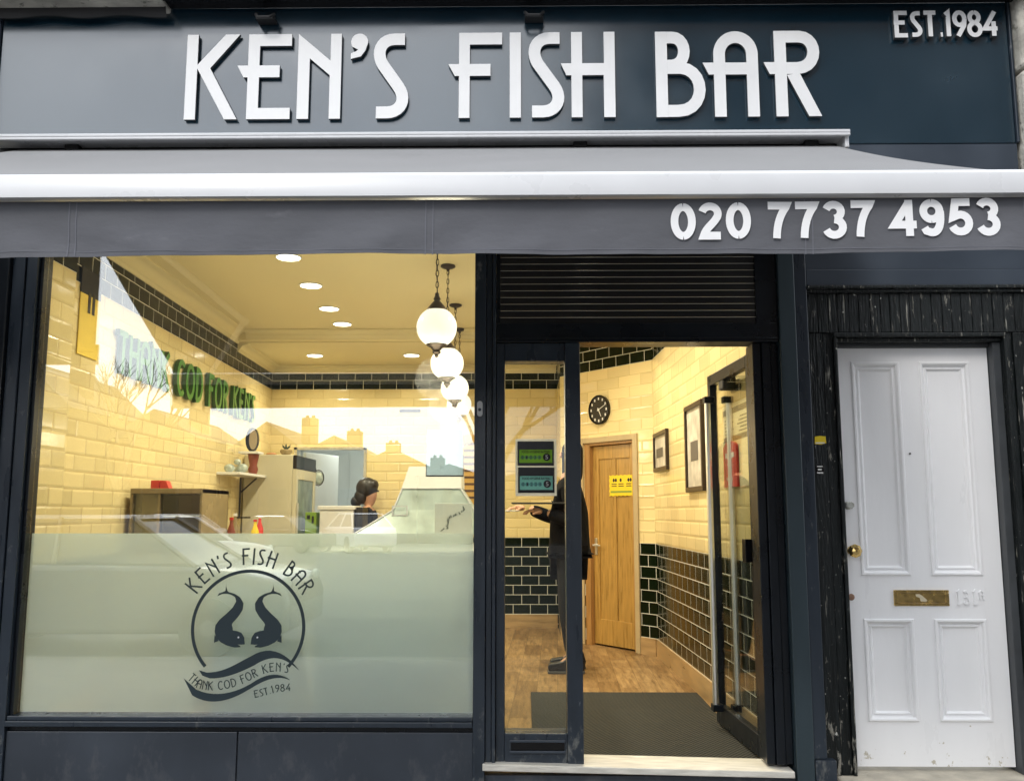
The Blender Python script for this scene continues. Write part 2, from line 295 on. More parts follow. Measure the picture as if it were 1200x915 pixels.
# ------------------------------------------------------------------ mesh helpers
class MB:
    def __init__(s): s.v = []; s.f = []; s.m = []; s.uv = {}; s.smooth = False
    def add(s, vs, fs, mi=0):
        o = len(s.v); s.v += [Vector(p) for p in vs]; s.f += [tuple(i + o for i in f) for f in fs]; s.m += [mi] * len(fs); return o
    def box(s, x0, x1, y0, y1, z0, z1, mi=0):
        s.add([(x0, y0, z0), (x1, y0, z0), (x1, y1, z0), (x0, y1, z0), (x0, y0, z1), (x1, y0, z1), (x1, y1, z1), (x0, y1, z1)],
              [(0, 3, 2, 1), (4, 5, 6, 7), (0, 1, 5, 4), (1, 2, 6, 5), (2, 3, 7, 6), (3, 0, 4, 7)], mi); return s
    def obox(s, o, u, n, u0, u1, n0, n1, z0, z1, mi=0):
        """box in a frame: u along, n across (both horizontal unit vectors)"""
        P = lambda a, b, c: (o[0] + u[0] * a + n[0] * b, o[1] + u[1] * a + n[1] * b, c)
        s.add([P(u0, n0, z0), P(u1, n0, z0), P(u1, n1, z0), P(u0, n1, z0), P(u0, n0, z1), P(u1, n0, z1), P(u1, n1, z1), P(u0, n1, z1)],
              [(0, 3, 2, 1), (4, 5, 6, 7), (0, 1, 5, 4), (1, 2, 6, 5), (2, 3, 7, 6), (3, 0, 4, 7)], mi); return s
    def prism(s, poly, f, d0, d1, mi=0, ms=None):
        """poly of (a,b) mapped by f(a,b,d) and extruded from d0 to d1"""
        n = len(poly); vs = [f(a, b, d0) for a, b in poly] + [f(a, b, d1) for a, b in poly]
        o = s.add(vs, [tuple(range(n)), tuple(reversed(range(n, 2 * n)))], mi)
        s.f += [(o + i, o + (i + 1) % n, o + n + (i + 1) % n, o + n + i) for i in range(n)]; s.m += [mi if ms is None else ms] * n; return s
    def lathe(s, prof, c, axis='z', seg=24, mi=0):
        vs = []
        for r, h in prof:
            for i in range(seg):
                a = 2 * PI * i / seg; p = (r * math.cos(a), r * math.sin(a), h)
                if axis == 'y': p = (p[0], p[2], p[1])
                if axis == 'x': p = (p[2], p[0], p[1])
                vs.append((c[0] + p[0], c[1] + p[1], c[2] + p[2]))
        fs = []
        for j in range(len(prof) - 1):
            for i in range(seg):
                k = (i + 1) % seg; fs.append((j * seg + i, j * seg + k, (j + 1) * seg + k, (j + 1) * seg + i))
        fs.append(tuple(reversed(range(seg)))); fs.append(tuple(range((len(prof) - 1) * seg, len(prof) * seg)))
        s.add(vs, fs, mi); return s
    def sphere(s, c, r, seg=28, rings=16, sc=(1, 1, 1), mi=0):
        vs = [(c[0], c[1], c[2] + r * sc[2])]
        for j in range(1, rings):
            t = PI * j / rings
            for i in range(seg):
                a = 2 * PI * i / seg; vs.append((c[0] + r * sc[0] * math.sin(t) * math.cos(a), c[1] + r * sc[1] * math.sin(t) * math.sin(a), c[2] + r * sc[2] * math.cos(t)))
        vs.append((c[0], c[1], c[2] - r * sc[2])); fs = []
        for i in range(seg): fs.append((0, 1 + i, 1 + (i + 1) % seg))
        for j in range(rings - 2):
            for i in range(seg): fs.append((1 + j * seg + i, 1 + (j + 1) * seg + i, 1 + (j + 1) * seg + (i + 1) % seg, 1 + j * seg + (i + 1) % seg))
        L = len(vs) - 1; b = 1 + (rings - 2) * seg
        for i in range(seg): fs.append((L, b + (i + 1) % seg, b + i))
        s.add(vs, fs, mi); return s
    def tube(s, pts, r, seg=8, mi=0):
        pts = [Vector(p) for p in pts]; rs = r if isinstance(r, (list, tuple)) else [r] * len(pts); vs = []
        for j, p in enumerate(pts):
            t = (pts[min(j + 1, len(pts) - 1)] - pts[max(j - 1, 0)]).normalized()
            a = t.cross(Vector((0, 0, 1)));
            if a.length < .05: a = t.cross(Vector((1, 0, 0)))
            a.normalize(); b = t.cross(a)
            for i in range(seg):
                q = 2 * PI * i / seg; vs.append(p + a * (rs[j] * math.cos(q)) + b * (rs[j] * math.sin(q)))
        fs = []
        for j in range(len(pts) - 1):
            for i in range(seg): k = (i + 1) % seg; fs.append((j * seg + i, j * seg + k, (j + 1) * seg + k, (j + 1) * seg + i))
        fs.append(tuple(range(seg))); fs.append(tuple(reversed(range((len(pts) - 1) * seg, len(pts) * seg))))
        s.add(vs, fs, mi); return s
    def build(s, name, ms, parent=None, bevel=0, smooth=False, seg=2):
        if not isinstance(ms, (list, tuple)): ms = [ms]
        off = parent_loc(parent)
        me = bpy.data.meshes.new(name); me.from_pydata([p - off for p in s.v], [], s.f)
        for k in ms: me.materials.append(k)
        for p, mi in zip(me.polygons, s.m): p.material_index = mi
        bm = bmesh.new(); bm.from_mesh(me)
        bmesh.ops.recalc_face_normals(bm, faces=bm.faces)
        if any(len(f.verts) > 4 for f in bm.faces): bmesh.ops.triangulate(bm, faces=[f for f in bm.faces if len(f.verts) > 4])
        bm.to_mesh(me); bm.free()
        if smooth:
            for p in me.polygons: p.use_smooth = True
            try: me.set_sharp_from_angle(angle=R(40))
            except Exception: pass
        o = bpy.data.objects.new(name, me); COL.objects.link(o); o.parent = parent
        if bevel:
            b = o.modifiers.new('bevel', 'BEVEL'); b.width = bevel; b.segments = seg; b.limit_method = 'ANGLE'; b.angle_limit = R(50); b.harden_normals = False
        return o

def parent_loc(p):
    v = Vector((0, 0, 0))
    while p is not None: v += p.location; p = p.parent
    return v
def tag(o, label=None, cat=None, group=None, kind=None):
    if label: o['label'] = label
    if cat: o['category'] = cat
    if group: o['group'] = group
    if kind: o['kind'] = kind
    return o
def thing(name, label, cat, loc=(0, 0, 0), group=None):
    o = bpy.data.objects.new(name, None); COL.objects.link(o); o.location = loc; o.empty_display_size = .1
    return tag(o, label, cat, group)
def bx(*a): return MB().box(*a)
def copy_tree(o, parent=None):
    c = o.copy(); COL.objects.link(c); c.parent = parent
    for ch in list(o.children): copy_tree(ch, c)
    return c

# ------------------------------------------------------------------ lettering
def bez(p0, p1, p2, p3, n=10):
    return [tuple(((1 - t) ** 3) * a + 3 * ((1 - t) ** 2) * t * b + 3 * (1 - t) * t * t * c + t ** 3 * d for a, b, c, d in zip(p0, p1, p2, p3)) for t in [i / n for i in range(n + 1)]]
def arc(cx, cy, rx, ry, a0, a1, n=14):
    return [(cx + rx * math.cos(R(a0 + (a1 - a0) * i / n)), cy + ry * math.sin(R(a0 + (a1 - a0) * i / n))) for i in range(n + 1)]
def stroke(path, w, closed=False):
    """outline quads of a stroke of width w, mitred"""
    P = [Vector(p) for p in path]; n = len(P); Lp = []; Rp = []
    for i in range(n):
        if closed: a = P[i] - P[i - 1]; b = P[(i + 1) % n] - P[i]
        else: a = P[i] - P[max(i - 1, 0)] if i else P[1] - P[0]; b = P[i + 1] - P[i] if i < n - 1 else a
        a = a.normalized(); b = b.normalized(); na = Vector((-a.y, a.x)); nb = Vector((-b.y, b.x)); m = (na + nb)
        m = m.normalized() if m.length > 1e-6 else na; k = w / 2 / max(.45, m.dot(na)); Lp.append(P[i] + m * k); Rp.append(P[i] - m * k)
    return Lp, Rp
def stroke_poly(path, w):
    a, b = stroke(path, w); return [tuple(p) for p in a] + [tuple(p) for p in reversed(b)]
SB = [(.36, .93), (.25, .93)] + bez((.24, .93), (.06, .93), (.02, .76), (.10, .63)) + bez((.29, .37), (.40, .22), (.32, .07), (.16, .07)) + [(.03, .07)]
# heavy sign face: polygons that abut, unit = cap height
HEAVY = {
 'K': ([[(0, 0), (.138, 0), (.138, 1), (0, 1)], [(.138, .64), (.48, 1), (.66, 1), (.30, .60), (.655, 0), (.50, 0), (.138, .60)]], .66),
 'E': ([[(0, 0), (.53, 0), (.53, .13), (.14, .13), (.14, .49), (.39, .49), (.39, .63), (.14, .63), (.14, .86), (.53, .86), (.53, 1), (0, 1), (0, .63), (-.13, .63), (-.05, .49), (0, .49)]], .53),
 'F': ([[(0, 0), (.13, 0), (.13, .49), (.38, .49), (.38, .63), (.13, .63), (.13, .86), (.52, .86), (.52, 1), (0, 1), (0, .63), (-.13, .63), (-.05, .49), (0, .49)]], .52),
 'N': ([[(0, 0), (.14, 0), (.14, .71), (.385, .51), (.385, 0), (.52, 0), (.52, 1), (.39, 1), (.39, .68), (0, 1)]], .52),
 "'": ([arc(.1, .9, .1, .1, 215, -30, 20) + [(.17, .80), (.12, .73), (.0, .70), (.0, .765), (.06, .79), (.085, .81)]], .2),
 'S': ([stroke_poly(SB, .138)], .4),
 'I': ([[(0, 0), (.135, 0), (.135, 1), (0, 1)]], .135),
 'H': ([[(0, 0), (.13, 0), (.13, .49), (.385, .49), (.385, 0), (.52, 0), (.52, 1), (.39, 1), (.39, .63), (.13, .63), (.13, 1), (0, 1), (0, .63), (-.125, .63), (-.06, .49), (0, .49)]], .52),
 'B': ([[(0, 0), (.14, 0), (.14, 1), (0, 1)], stroke_poly([(.139, .93), (.18, .93)] + bez((.2, .93), (.39, .93), (.39, .61), (.2, .598)) + [(.139, .598)], .138), stroke_poly([(.139, .57), (.28, .57)] + bez((.3, .57), (.60, .55), (.60, .07), (.26, .07)) + [(.139, .07)], .138)], .59),
 'A': ([stroke_poly([(.07, 0), (.07, .70)] + arc(.265, .73, .195, .20, 180, 0, 18) + [(.46, .70), (.46, 0)], .138), [(.137, .49), (.393, .49), (.393, .63), (.137, .63)], [(-.13, .63), (-.06, .49), (.003, .49), (.003, .63)]], .53),
 'R': ([[(0, 0), (.14, 0), (.14, 1), (0, 1)], stroke_poly([(.139, .93), (.29, .93)] + bez((.30, .93), (.52, .92), (.52, .57), (.27, .56)) + [(.139, .56)], .138), [(.14, .48), (.38, 0), (.53, 0), (.29, .50)], [(-.13, .63), (-.06, .49), (.001, .49), (.001, .63)]], .53),
}
# light face: centre lines (list of paths), advance
LIGHT = {
 'K': ([[(.05, 0), (.05, 1)], [(.48, 1), (.06, .55)], [(.14, .60), (.52, 0)]], .56),
 'E': ([[(.48, .95), (.06, .95), (.06, .05), (.48, .05)], [(-.04, .56), (.38, .56)]], .52),
 'N': ([[(.05, 0), (.05, .95), (.46, .42)], [(.47, 0), (.47, 1)]], .53),
 "'": ([[(.08, 1), (.03, .8)]], .12),
 'S': ([SB], .40), 'I': ([[(.05, 0), (.05, 1)]], .12),
 'F': ([[(.46, .95), (.06, .95), (.06, 0)], [(-.04, .56), (.36, .56)]], .46),
 'H': ([[(.05, 0), (.05, 1)], [(.46, 0), (.46, 1)], [(-.06, .56), (.46, .56)]], .52),
 'B': ([[(.05, .05), (.05, .95)] + bez((.1, .95), (.38, .97), (.38, .62), (.1, .58)) + bez((.16, .58), (.56, .55), (.56, .05), (.1, .05)) + [(.02, .05)]], .48),
 'A': ([[(.05, 0), (.05, .72)] + arc(.26, .72, .21, .23, 180, 0, 10) + [(.47, 0)], [(-.05, .5), (.47, .5)]], .53),
 'R': ([[(.05, 0), (.05, .95)] + bez((.1, .95), (.52, .97), (.52, .55), (.1, .52)), [(.2, .52), (.48, 0)], [(-.05, .52), (.12, .52)]], .50),
 'T': ([[(0, .95), (.46, .95)], [(.23, .95), (.23, 0)]], .47),
 'C': ([arc(.32, .5, .28, .45, 50, 310, 18)], .56), 'O': ([arc(.33, .5, .28, .45, 90, 450, 24)], .68),
 'D': ([[(.05, .05), (.05, .95)] + bez((.12, .95), (.62, .95), (.62, .05), (.12, .05)) + [(.02, .05)]], .55),
 '.': ([[(.04, .07), (.12, .07)]], .15), '1': ([[(.03, .86), (.14, .95), (.14, 0)]], .25),
 '9': ([arc(.24, .70, .19, .25, 0, 360, 20), [(.43, .70), (.40, .42), (.16, 0)]], .48),
 '3': ([arc(.20, .73, .18, .21, 140, -80, 14) + arc(.20, .28, .21, .24, 85, -150, 16)], .46),
 '8': ([arc(.24, .75, .17, .20, 90, 450, 18), arc(.24, .28, .21, .24, 90, 450, 18)], .50),
 '4': ([[(.44, .98), (.04, .30), (.52, .30)], [(.38, .58), (.38, 0)]], .54), ' ': ([], .32),
}
def text_strokes(mb, txt, w, place, d0, d1, ms=None, gap=.10, one=False):
    """place(u, v, d) maps text units to the world; returns the advance"""
    x = 0; k = 0
    for c in txt:
        paths, adv = LIGHT[c]
        for p in paths:
            e = k % 4 * .02 * abs(d1 - d0); k += 1
            mb.prism([(a + x, b) for a, b in stroke_poly(p, w)], place, d0 + (e if d0 > d1 else -e), d1, 0, ms)
        x += adv + gap
    return x - gap

def font_mesh(txt, size, depth, offset, place, mb, mi=0):
    cu = bpy.data.curves.new('t', 'FONT'); cu.body = txt; cu.size = size; cu.extrude = depth / 2; cu.offset = offset; cu.resolution_u = 4
    o = bpy.data.objects.new('t', cu); COL.objects.link(o); dg = bpy.context.evaluated_depsgraph_get(); dg.update()
    me = bpy.data.meshes.new_from_object(o.evaluated_get(dg)); xs = [v.co.x for v in me.vertices]; ys = [v.co.y for v in me.vertices]
    x0, x1, y0, y1 = min(xs), max(xs), min(ys), max(ys)
    mb.add([place((v.co.x - x0) / (x1 - x0), (v.co.y - y0) / (y1 - y0), v.co.z) for v in me.vertices], [tuple(p.vertices) for p in me.polygons], mi)
    bpy.data.objects.remove(o); bpy.data.curves.remove(cu); bpy.data.meshes.remove(me)

# ================================================================== GROUND
g = MB().box(-60, 60, .32, 4.6, -.3, 0); tag(g.build('pavement', M['pave']), kind='structure')
g = MB().box(-400, 400, -400, .30, -.5, -.12); tag(g.build('road', M['asphalt']), kind='structure')
g = MB().box(-60, 60, .16, .318, -.3, .004); tag(g.build('kerb', M['pave'], bevel=.01), kind='structure')
g = MB().box(-400, 400, 4.6, 400, -.5, -.02); tag(g.build('ground', M['pave']), kind='structure')

# ================================================================== SHOP BUILDING (interior shell and masonry)
shop = thing('shop_building', 'yellow and dark green tiled shop interior with cornice inside a stone fronted building', 'building', (0, 7, 0))
def wall(p0, p1, rects, thick, parent, side=1, name='wall', m=None):
    """wall from p0 to p1 (room on the left hand when side=1); rects (u0,u1,z0,z1)"""
    p0 = Vector((*p0, 0)); p1 = Vector((*p1, 0)); u = (p1 - p0).normalized(); nrm = Vector((u.y, -u.x, 0)) * side
    off = parent_loc(parent); vs = []; fs = []; uvs = []
    for (u0, u1, z0, z1) in rects:
        o = len(vs)
        for nn in (0, thick):
            for (a, b) in ((u0, z0), (u1, z0), (u1, z1), (u0, z1)):
                vs.append(p0 + u * a + nrm * nn + Vector((0, 0, b)) - off); uvs.append((a, b - .30))
        fs += [(o, o + 1, o + 2, o + 3), (o + 7, o + 6, o + 5, o + 4), (o, o + 4, o + 5, o + 1), (o + 1, o + 5, o + 6, o + 2), (o + 2, o + 6, o + 7, o + 3), (o + 3, o + 7, o + 4, o)]
    me = bpy.data.meshes.new(name); me.from_pydata(vs, [], fs); me.materials.append(m or M['tile']); l = me.uv_layers.new(name='UVMap')
    for p in me.polygons:
        for li in p.loop_indices: l.data[li].uv = uvs[me.loops[li].vertex_index]
    ob = bpy.data.objects.new(name, me); COL.objects.link(ob); ob.parent = parent; return ob
TOPZ = 3.18
LW0, LW1 = (-2.70, 5.12), (-2.885, 10.2)
wall((-2.62, 4.68), (-2.62, 5.12), [(0, .44, .12, TOPZ)], -.10, shop)
wall(LW0, LW1, [(0, 5.083, .12, TOPZ)], -.15, shop)
# back wall with the kitchen opening
wall((-2.885, 10.2), (1.35, 10.2), [(0, .279, .12, TOPZ), (.279, 1.102, 2.137, TOPZ), (1.102, 3.26, .12, TOPZ)], -.15, shop)
P1 = Vector((1.172, 8.232)); DU = Vector((-.6139, .7894)); DN = Vector((-.7894, -.6139))   # angled wall, DN into the room
def A(t): q = P1 + DU * t; return (q.x, q.y)
wall(A(0), A(1.31), [(0, .26, .12, TOPZ), (.26, .95, 2.08, TOPZ), (.95, 1.31, .12, TOPZ)], .12, shop)
wall(A(1.31), (A(1.31)[0], 10.2), [(0, 10.2 - A(1.31)[1], .12, TOPZ)], .12, shop)
wall((1.172, 8.232), (1.285, 4.70), [(0, 3.534, .12, TOPZ)], -.15, shop)
# skirtings
sk = MB(); sk.obox((-2.70, 5.12), (-.0364, .9993), (.9993, .0364), 0, 5.08, 0, .012, .15, .298)
sk.box(-1.78, .36, 10.186, 10.2, .15, .297)
sk.build('skirting', M['skirt'], shop)
for a_, b_ in ((.012, .198), (1.002, 1.31)): sk = MB(); sk.obox(A(0), DU, DN, a_, b_, 0, .012, .15, .299); sk.build('skirting', M['skirt'], shop)
ru = Vector((1.285 - 1.172, 4.70 - 8.232)).normalized(); rn = Vector((ru.y, -ru.x))
sk = MB(); sk.obox((1.172, 8.232), ru, rn, .0, 3.5, 0, .012, .15, .298); sk.build('skirting', M['skirt'], shop)
# ceilings
MB().box(-3.0, 1.45, 4.68, 8.75, 3.17, 3.30).build('ceiling', M['ceiling'], shop)
MB().box(-3.0, 1.45, 8.752, 10.3, 3.065, 3.30).build('ceiling', M['ceiling'], shop)
# cornices: cove profile swept along a straight line
def cornice(a, b, n, ztop, w=.11, h=.115, parent=shop):
    prof = [(0, -h), (.012, -h), (.018, -h + .02), (.03, -h + .028)] + [(.03 + (w - .045) * (1 - math.cos(t)), -h + .028 + (h - .045) * math.sin(t)) for t in [R(15 * i) for i in range(1, 7)]] + [(w - .006, -.012), (w, -.01), (w, 0), (0, 0)]
    u = (Vector(b) - Vector(a)); L = u.length; u.normalize(); mb = MB()
    mb.prism(prof, lambda p, q, d: (a[0] + n[0] * p + u[0] * d, a[1] + n[1] * p + u[1] * d, ztop + q), 0, L)
    return mb.build('cornice', M['cornice'], parent, smooth=True)
cornice((-2.70, 5.12), (-2.832, 8.748), (.9993, .0364), 3.169)
cornice((-2.832, 8.753), (-2.885, 10.2), (.9993, .0364), 3.064, .10, .085)
cornice((-2.88, 10.2), (.36, 10.2), (0, -1), 3.063, .10, .085)
MB().box(-2.84, 1.4, 8.66, 8.749, 3.075, 3.169).build('ceiling_beam', M['ceiling'], shop, bevel=.004)
cornice((-2.72, 8.66), (1.25, 8.66), (0, -1), 3.168, .09, .085)
cornice((1.172, 8.0), (1.28, 4.75), (-.9995, -.03), 3.168)
# kitchen behind the opening
k = MB(); k.box(-3.3, -3.2, 10.36, 12.6, .12, 2.7); k.box(-1.3, -1.2, 10.36, 12.6, .12, 2.7); k.box(-3.3, -1.2, 12.6, 12.7, .12, 2.7); k.box(-3.3, -1.2, 10.36, 12.7, 2.7, 2.8)
for x in (-2.45, -2.05): k.box(x, x + .012, 12.58, 12.6, .12, 2.7)
k.build('kitchen_wall', M['grey_panel'], shop)
f = MB(); f.box(-2.606, -2.575, 10.19, 10.36, .15, 2.137); f.box(-1.815, -1.783, 10.19, 10.36, .15, 2.137); f.box(-2.606, -1.783, 10.19, 10.36, 2.11, 2.139); f.build('opening_frame', M['steel'], shop)
# masonry above and to the sides of the fascia
MB().box(-6, -1.93, 4.42, 4.9, 4.108, 5.2).build('stone_cornice', M['stone'], shop, bevel=.01)
MB().box(-1.925, 6, 4.60, 4.9, 4.16, 5.2).build('upper_wall', M['stone'], shop)
p = MB()
for z0, z1 in ((.0, .62), (.63, 1.25), (1.26, 1.9), (1.91, 2.5), (2.51, 3.1), (3.11, 3.72), (3.73, 4.14)): p.box((2.62 if z1 > 3.1 else 2.672) + random.uniform(0, .012), 3.3, 4.52, 4.9, z0, z1)
p.build('stone_pier', M['stone'], shop, bevel=.02)
MB().box(-3.6, -2.90, 4.50, 4.9, 0, 4.03).build('stone_pier', M['stone'], shop, bevel=.02)
MB().box(1.30, 1.42, 4.80, 13, .0, 4.1).build('party_wall', M['grey_panel'], shop)
MB().box(-3.1, 2.6, 4.66, 4.9, 3.32, 4.15).build('lintel', M['grey_panel'], shop)
MB().box(-3.6, 1.45, 12.75, 12.9, -.0, 4.1).build('rear_wall', M['grey_panel'], shop)
MB().box(-3.6, 3.3, 4.68, 12.9, 4.12, 4.2).build('roof_slab', M['grey_panel'], shop)
MB().box(-3.6, -3.35, 4.9, 12.9, 0, 4.1).build('side_wall', M['grey_panel'], shop)
tag(bx(-3.3, 1.42, 4.62, 12.7, -.02, .15).build('floor', M['floor']), kind='structure')

# gutter above the fascia
gt = thing('rain_gutter', 'black gutter running along above the sign board with small brackets', 'gutter', (0, 4.5, 4.15))
gb = MB(); gb.box(-1.925, 2.66, 4.47, 4.58, 4.125, 4.25); gb.tube([(-1.92, 4.465, 4.122), (0, 4.465, 4.126), (2.66, 4.465, 4.122)], .018, 10); gb.build('channel', M['black_gloss'], gt)
for x in (-1.39, .055):
    b = MB(); b.box(x - .05, x + .05, 4.53, 4.595, 4.035, 4.05); b.tube([(x - .05, 4.53, 4.06), (x - .03, 4.50, 4.025), (x + .03, 4.50, 4.025), (x + .05, 4.53, 4.06)], .009, 6); b.build('bracket', M['black'], gt)
edging = MB(); pts = []  # ragged black strip below the stone ledge
n = 40
for i in range(n):
    x0 = -2.88 + i * .95 / n; x1 = x0 + .95 / n; dp = .045 + .008 * math.sin(i * .37)
    d2 = .045 + .008 * math.sin((i + 1) * .37); edging.add([(x0, 4.53, 4.11), (x1, 4.53, 4.11), (x1, 4.548, 4.11 - d2), (x0, 4.548, 4.11 - dp), (x0, 4.56, 4.11), (x1, 4.56, 4.11), (x1, 4.56, 4.11 - d2), (x0, 4.56, 4.11 - dp)], [(0, 1, 2, 3), (3, 2, 6, 7)])
tag(edging.build('edging_strip', M['black']), 'ragged black lead strip under the stone ledge above the left end of the sign', 'ledge_strip')

# ================================================================== FASCIA SIGN
sign = thing('fascia_sign', "long dark blue metal shop sign with raised white letters reading KEN'S FISH BAR", 'sign', (0, 4.6, 3.4))
MB().box(-2.85, 2.60, 4.60, 4.655, 3.342, 4.14).build('panel', M['fascia'], sign, bevel=.006)
MB().box(2.602, 2.616, 4.585, 4.655, 3.342, 4.14).build('edge_trim', M['frame'], sign, bevel=.003); MB().box(-2.88, -2.853, 4.585, 4.655, 3.342, 4.14).build('edge_trim', M['frame'], sign, bevel=.003)
MB().box(1.0, 2.605, 4.604, 4.655, 3.18, 3.339).build('lower_trim', M['slate'], sign)
def sign_letter(c, x0, x1, z0, z1, y=4.6):
    polys, adv = HEAVY[c]; sx = (x1 - x0) / adv; sz = (z1 - z0); mb = MB()
    for i, pl in enumerate(polys):
        mb.prism([(a, b) for a, b in pl], lambda a, b, d: (x0 + a * sx, d, z0 + b * sz), y - .027 - i * .0005, y - .008, 0, 1)
    # stand-off pegs fixing the letter to the board
    return mb.build('letter', [M['letter_white'], M['letter_side']], sign, bevel=0)
Z0, Z1 = 3.487, 3.969
def X_(px, top=True): return -1.819 + (px - 220) * .004575
for c, a, b in (('K', 220, 282.5), ('E', 293, 344), ('N', 352, 403), ("'", 414, 434), ('S', 442, 481.5), ('F', 541.5, 592), ('I', 601, 614), ('S', 624, 663.5), ('H', 673, 724), ('B', 771.5, 829), ('A', 839, 891), ('R', 910, 962.5)):
    zz = 0 if a < 700 else -.002
    sign_letter(c, X_(a), X_(b), Z0 + zz, Z1 + zz)
x = 1.985
for c in 'EST.1984':
    paths, adv = LIGHT[c]; mb = MB(); s_ = .142
    for i, pth in enumerate(paths):
        mb.prism(stroke_poly(pth, .17), lambda a, b, d: (x + a * s_ * .98, d, 3.925 + b * s_), 4.565 - i * .0006, 4.59, 0, 1)
    mb.build('letter', [M['letter_white'], M['letter_side']], sign); x += (adv + (.10 if c in 'EST' else .085)) * s_ * .98 if c != '.' else (adv + .06) * s_

# ================================================================== AWNING
aw = thing('awning', 'extended grey fabric awning with white front bar and phone number on its valance', 'awning', (0, 4.5, 3.3))
c_ = MB(); c_.box(-2.72, 1.62, 4.30, 4.598, 3.277, 3.294); c_.box(-2.72, 1.62, 4.30, 4.322, 3.262, 3.2765); c_.box(1.60, 1.62, 4.324, 4.598, 3.21, 3.2765); c_.build('cassette', M['white_gloss'], aw, bevel=.004)
MB().box(-2.72, 1.598, 4.43, 4.59, 3.19, 3.275).build('housing', M['black'], aw, bevel=.01)
for x_ in (-2.35, .25, 1.42): MB().box(x_, x_ + .07, 4.385, 4.428, 3.245, 3.274).build('bracket', M['black'], aw, bevel=.004)
# sloping fabric, slightly sagging
fb = MB(); NX, NY = 60, 16
YB, ZB, YF, ZF = 4.425, 3.262, 2.665, 2.435
for t in (0, 1):
    vs = []
    for j in range(NY + 1):
        q = j / NY
        for i in range(NX + 1):
            xr = 1.575 + (1.50 - 1.575) * q; x_ = -2.60 + (xr + 2.60) * i / NX
            z_ = ZB + (ZF - ZB) * q - .018 * math.sin(PI * q) + .003 * math.sin(x_ * 5 + 1) * math.sin(PI * q)
            vs.append((x_, YB + (YF - YB) * q, z_ - t * .0015))
    fb.add(vs, [(j * (NX + 1) + i, j * (NX + 1) + i + 1, (j + 1) * (NX + 1) + i + 1, (j + 1) * (NX + 1) + i) for j in range(NY) for i in range(NX)])
fb.build('fabric', M['awning'], aw, smooth=True)
# front bar: rounded extrusion
prof = [(0, 0), (0, .062), (.008, .074), (.022, .08), (.05, .082), (.065, .075), (.07, .06), (.07, .008), (.06, 0)]
fbm = MB(); fbm.prism(prof, lambda p, q, d: (d, 2.61 + p, 2.352 + q), -2.66, 1.60); fbm.build('front_bar', M['white_gloss'], aw, smooth=True)
MB().box(1.601, 1.62, 2.605, 2.685, 2.345, 2.437).build('end_cap', M['white_gloss'], aw, bevel=.005)
va = MB(); NX, NZ = 150, 10; HV = .172
def val_y(x_, q): return 2.645 + q * (.006 * math.sin(x_ * 3.1) + .005 * math.sin(x_ * 11 + 5 * q) * math.exp(-((x_ + .35) / .5) ** 2) + .006 * math.sin(x_ * 14 - 6 * q) * math.exp(-((x_ + 1.35) / .35) ** 2) + .004 * math.sin(x_ * 7.3 + 1.2) + .003 * math.sin(x_ * 17)) + .0015 * math.sin(x_ * 40 + q * 4) * q
for t in (0, .0015):
    vs = []
    for j in range(NZ + 1):
        q = j / NZ
        for i in range(NX + 1):
            x_ = -2.62 + 4.19 * i / NX
            vs.append((x_, val_y(x_, q) + t, 2.350 - q * (HV + .0025 * math.sin(x_ * 2.2) - .006 * (x_ - -1) / 2.6)))
    va.add(vs, [(j * (NX + 1) + i, j * (NX + 1) + i + 1, (j + 1) * (NX + 1) + i + 1, (j + 1) * (NX + 1) + i) for j in range(NZ) for i in range(NX)])
va.build('valance', M['valance'], aw, smooth=True)
vsm = mat('valance_seam', (.15, .155, .18), .9)
for x_ in (-1.39, -.30, .845, 1.50):
    for dx in (0, .022):
        sm = MB()
        vs = [(x_ + dx + e, val_y(x_ + dx, q / 8) - .0015, 2.350 - q / 8 * HV) for q in range(9) for e in (0, .0035)]
        sm.add(vs, [(2 * q, 2 * q + 1, 2 * q + 3, 2 * q + 2) for q in range(8)]); sm.build('seam', vsm, aw)
BOLD = {'0': [arc(.37, .5, .245, .40, 90, 270, 16), arc(.37, .5, .245, .40, 270, 450, 16)],
 '2': [arc(.35, .70, .225, .205, 165, -25, 14) + bez((.53, .58), (.44, .42), (.22, .30), (.16, .09), 8) + [(.64, .09)]],
 '3': [arc(.34, .715, .21, .195, 160, -80, 14), arc(.35, .285, .235, .215, 88, -160, 16)],
 '4': [[(.505, .93), (.09, .315), (.70, .315)], [(.50, 1), (.50, 0)]],
 '5': [[(.64, .905), (.24, .905), (.17, .50)] + arc(.36, .325, .235, .235, 120, -160, 16)],
 '7': [[(.05, .905), (.58, .905)] + bez((.56, .86), (.40, .66), (.29, .38), (.28, 0), 8)],
 '9': [arc(.355, .68, .225, .225, 90, 270, 14), arc(.355, .68, .225, .225, 270, 450, 14), bez((.59, .68), (.62, .25), (.50, .06), (.32, .09), 10) + [(.19, .13), (.14, .22)]]}
hm = MB(); vs = []
for i in range(NX + 1):
    x_ = -2.62 + 4.19 * i / NX; vs += [(x_, val_y(x_, .9) - .0012, 2.350 - .90 * HV), (x_, val_y(x_, .9) - .0012, 2.350 - .90 * HV - .0022)]
hm.add(vs, [(2 * i, 2 * i + 2, 2 * i + 3, 2 * i + 1) for i in range(NX)]); hm.build('hem_stitching', vsm, aw)
ph = MB(); x = 0; hs_ = .112; kx_ = .985 / (10 * .777 + .70 + .78)
for c in '020 7737 4953':
    if c == ' ': x += .39; continue
    for i, pth in enumerate(BOLD[c]):
        ph.prism(stroke_poly(pth, .215), lambda a, b, d: (.440 + (x + a) * kx_, val_y(.44 + (x + a) * kx_, .5) - .0045 - d, 2.222 + .010 * x * kx_ + b * hs_), .0008 + i * .0003, 0)
    x += .777
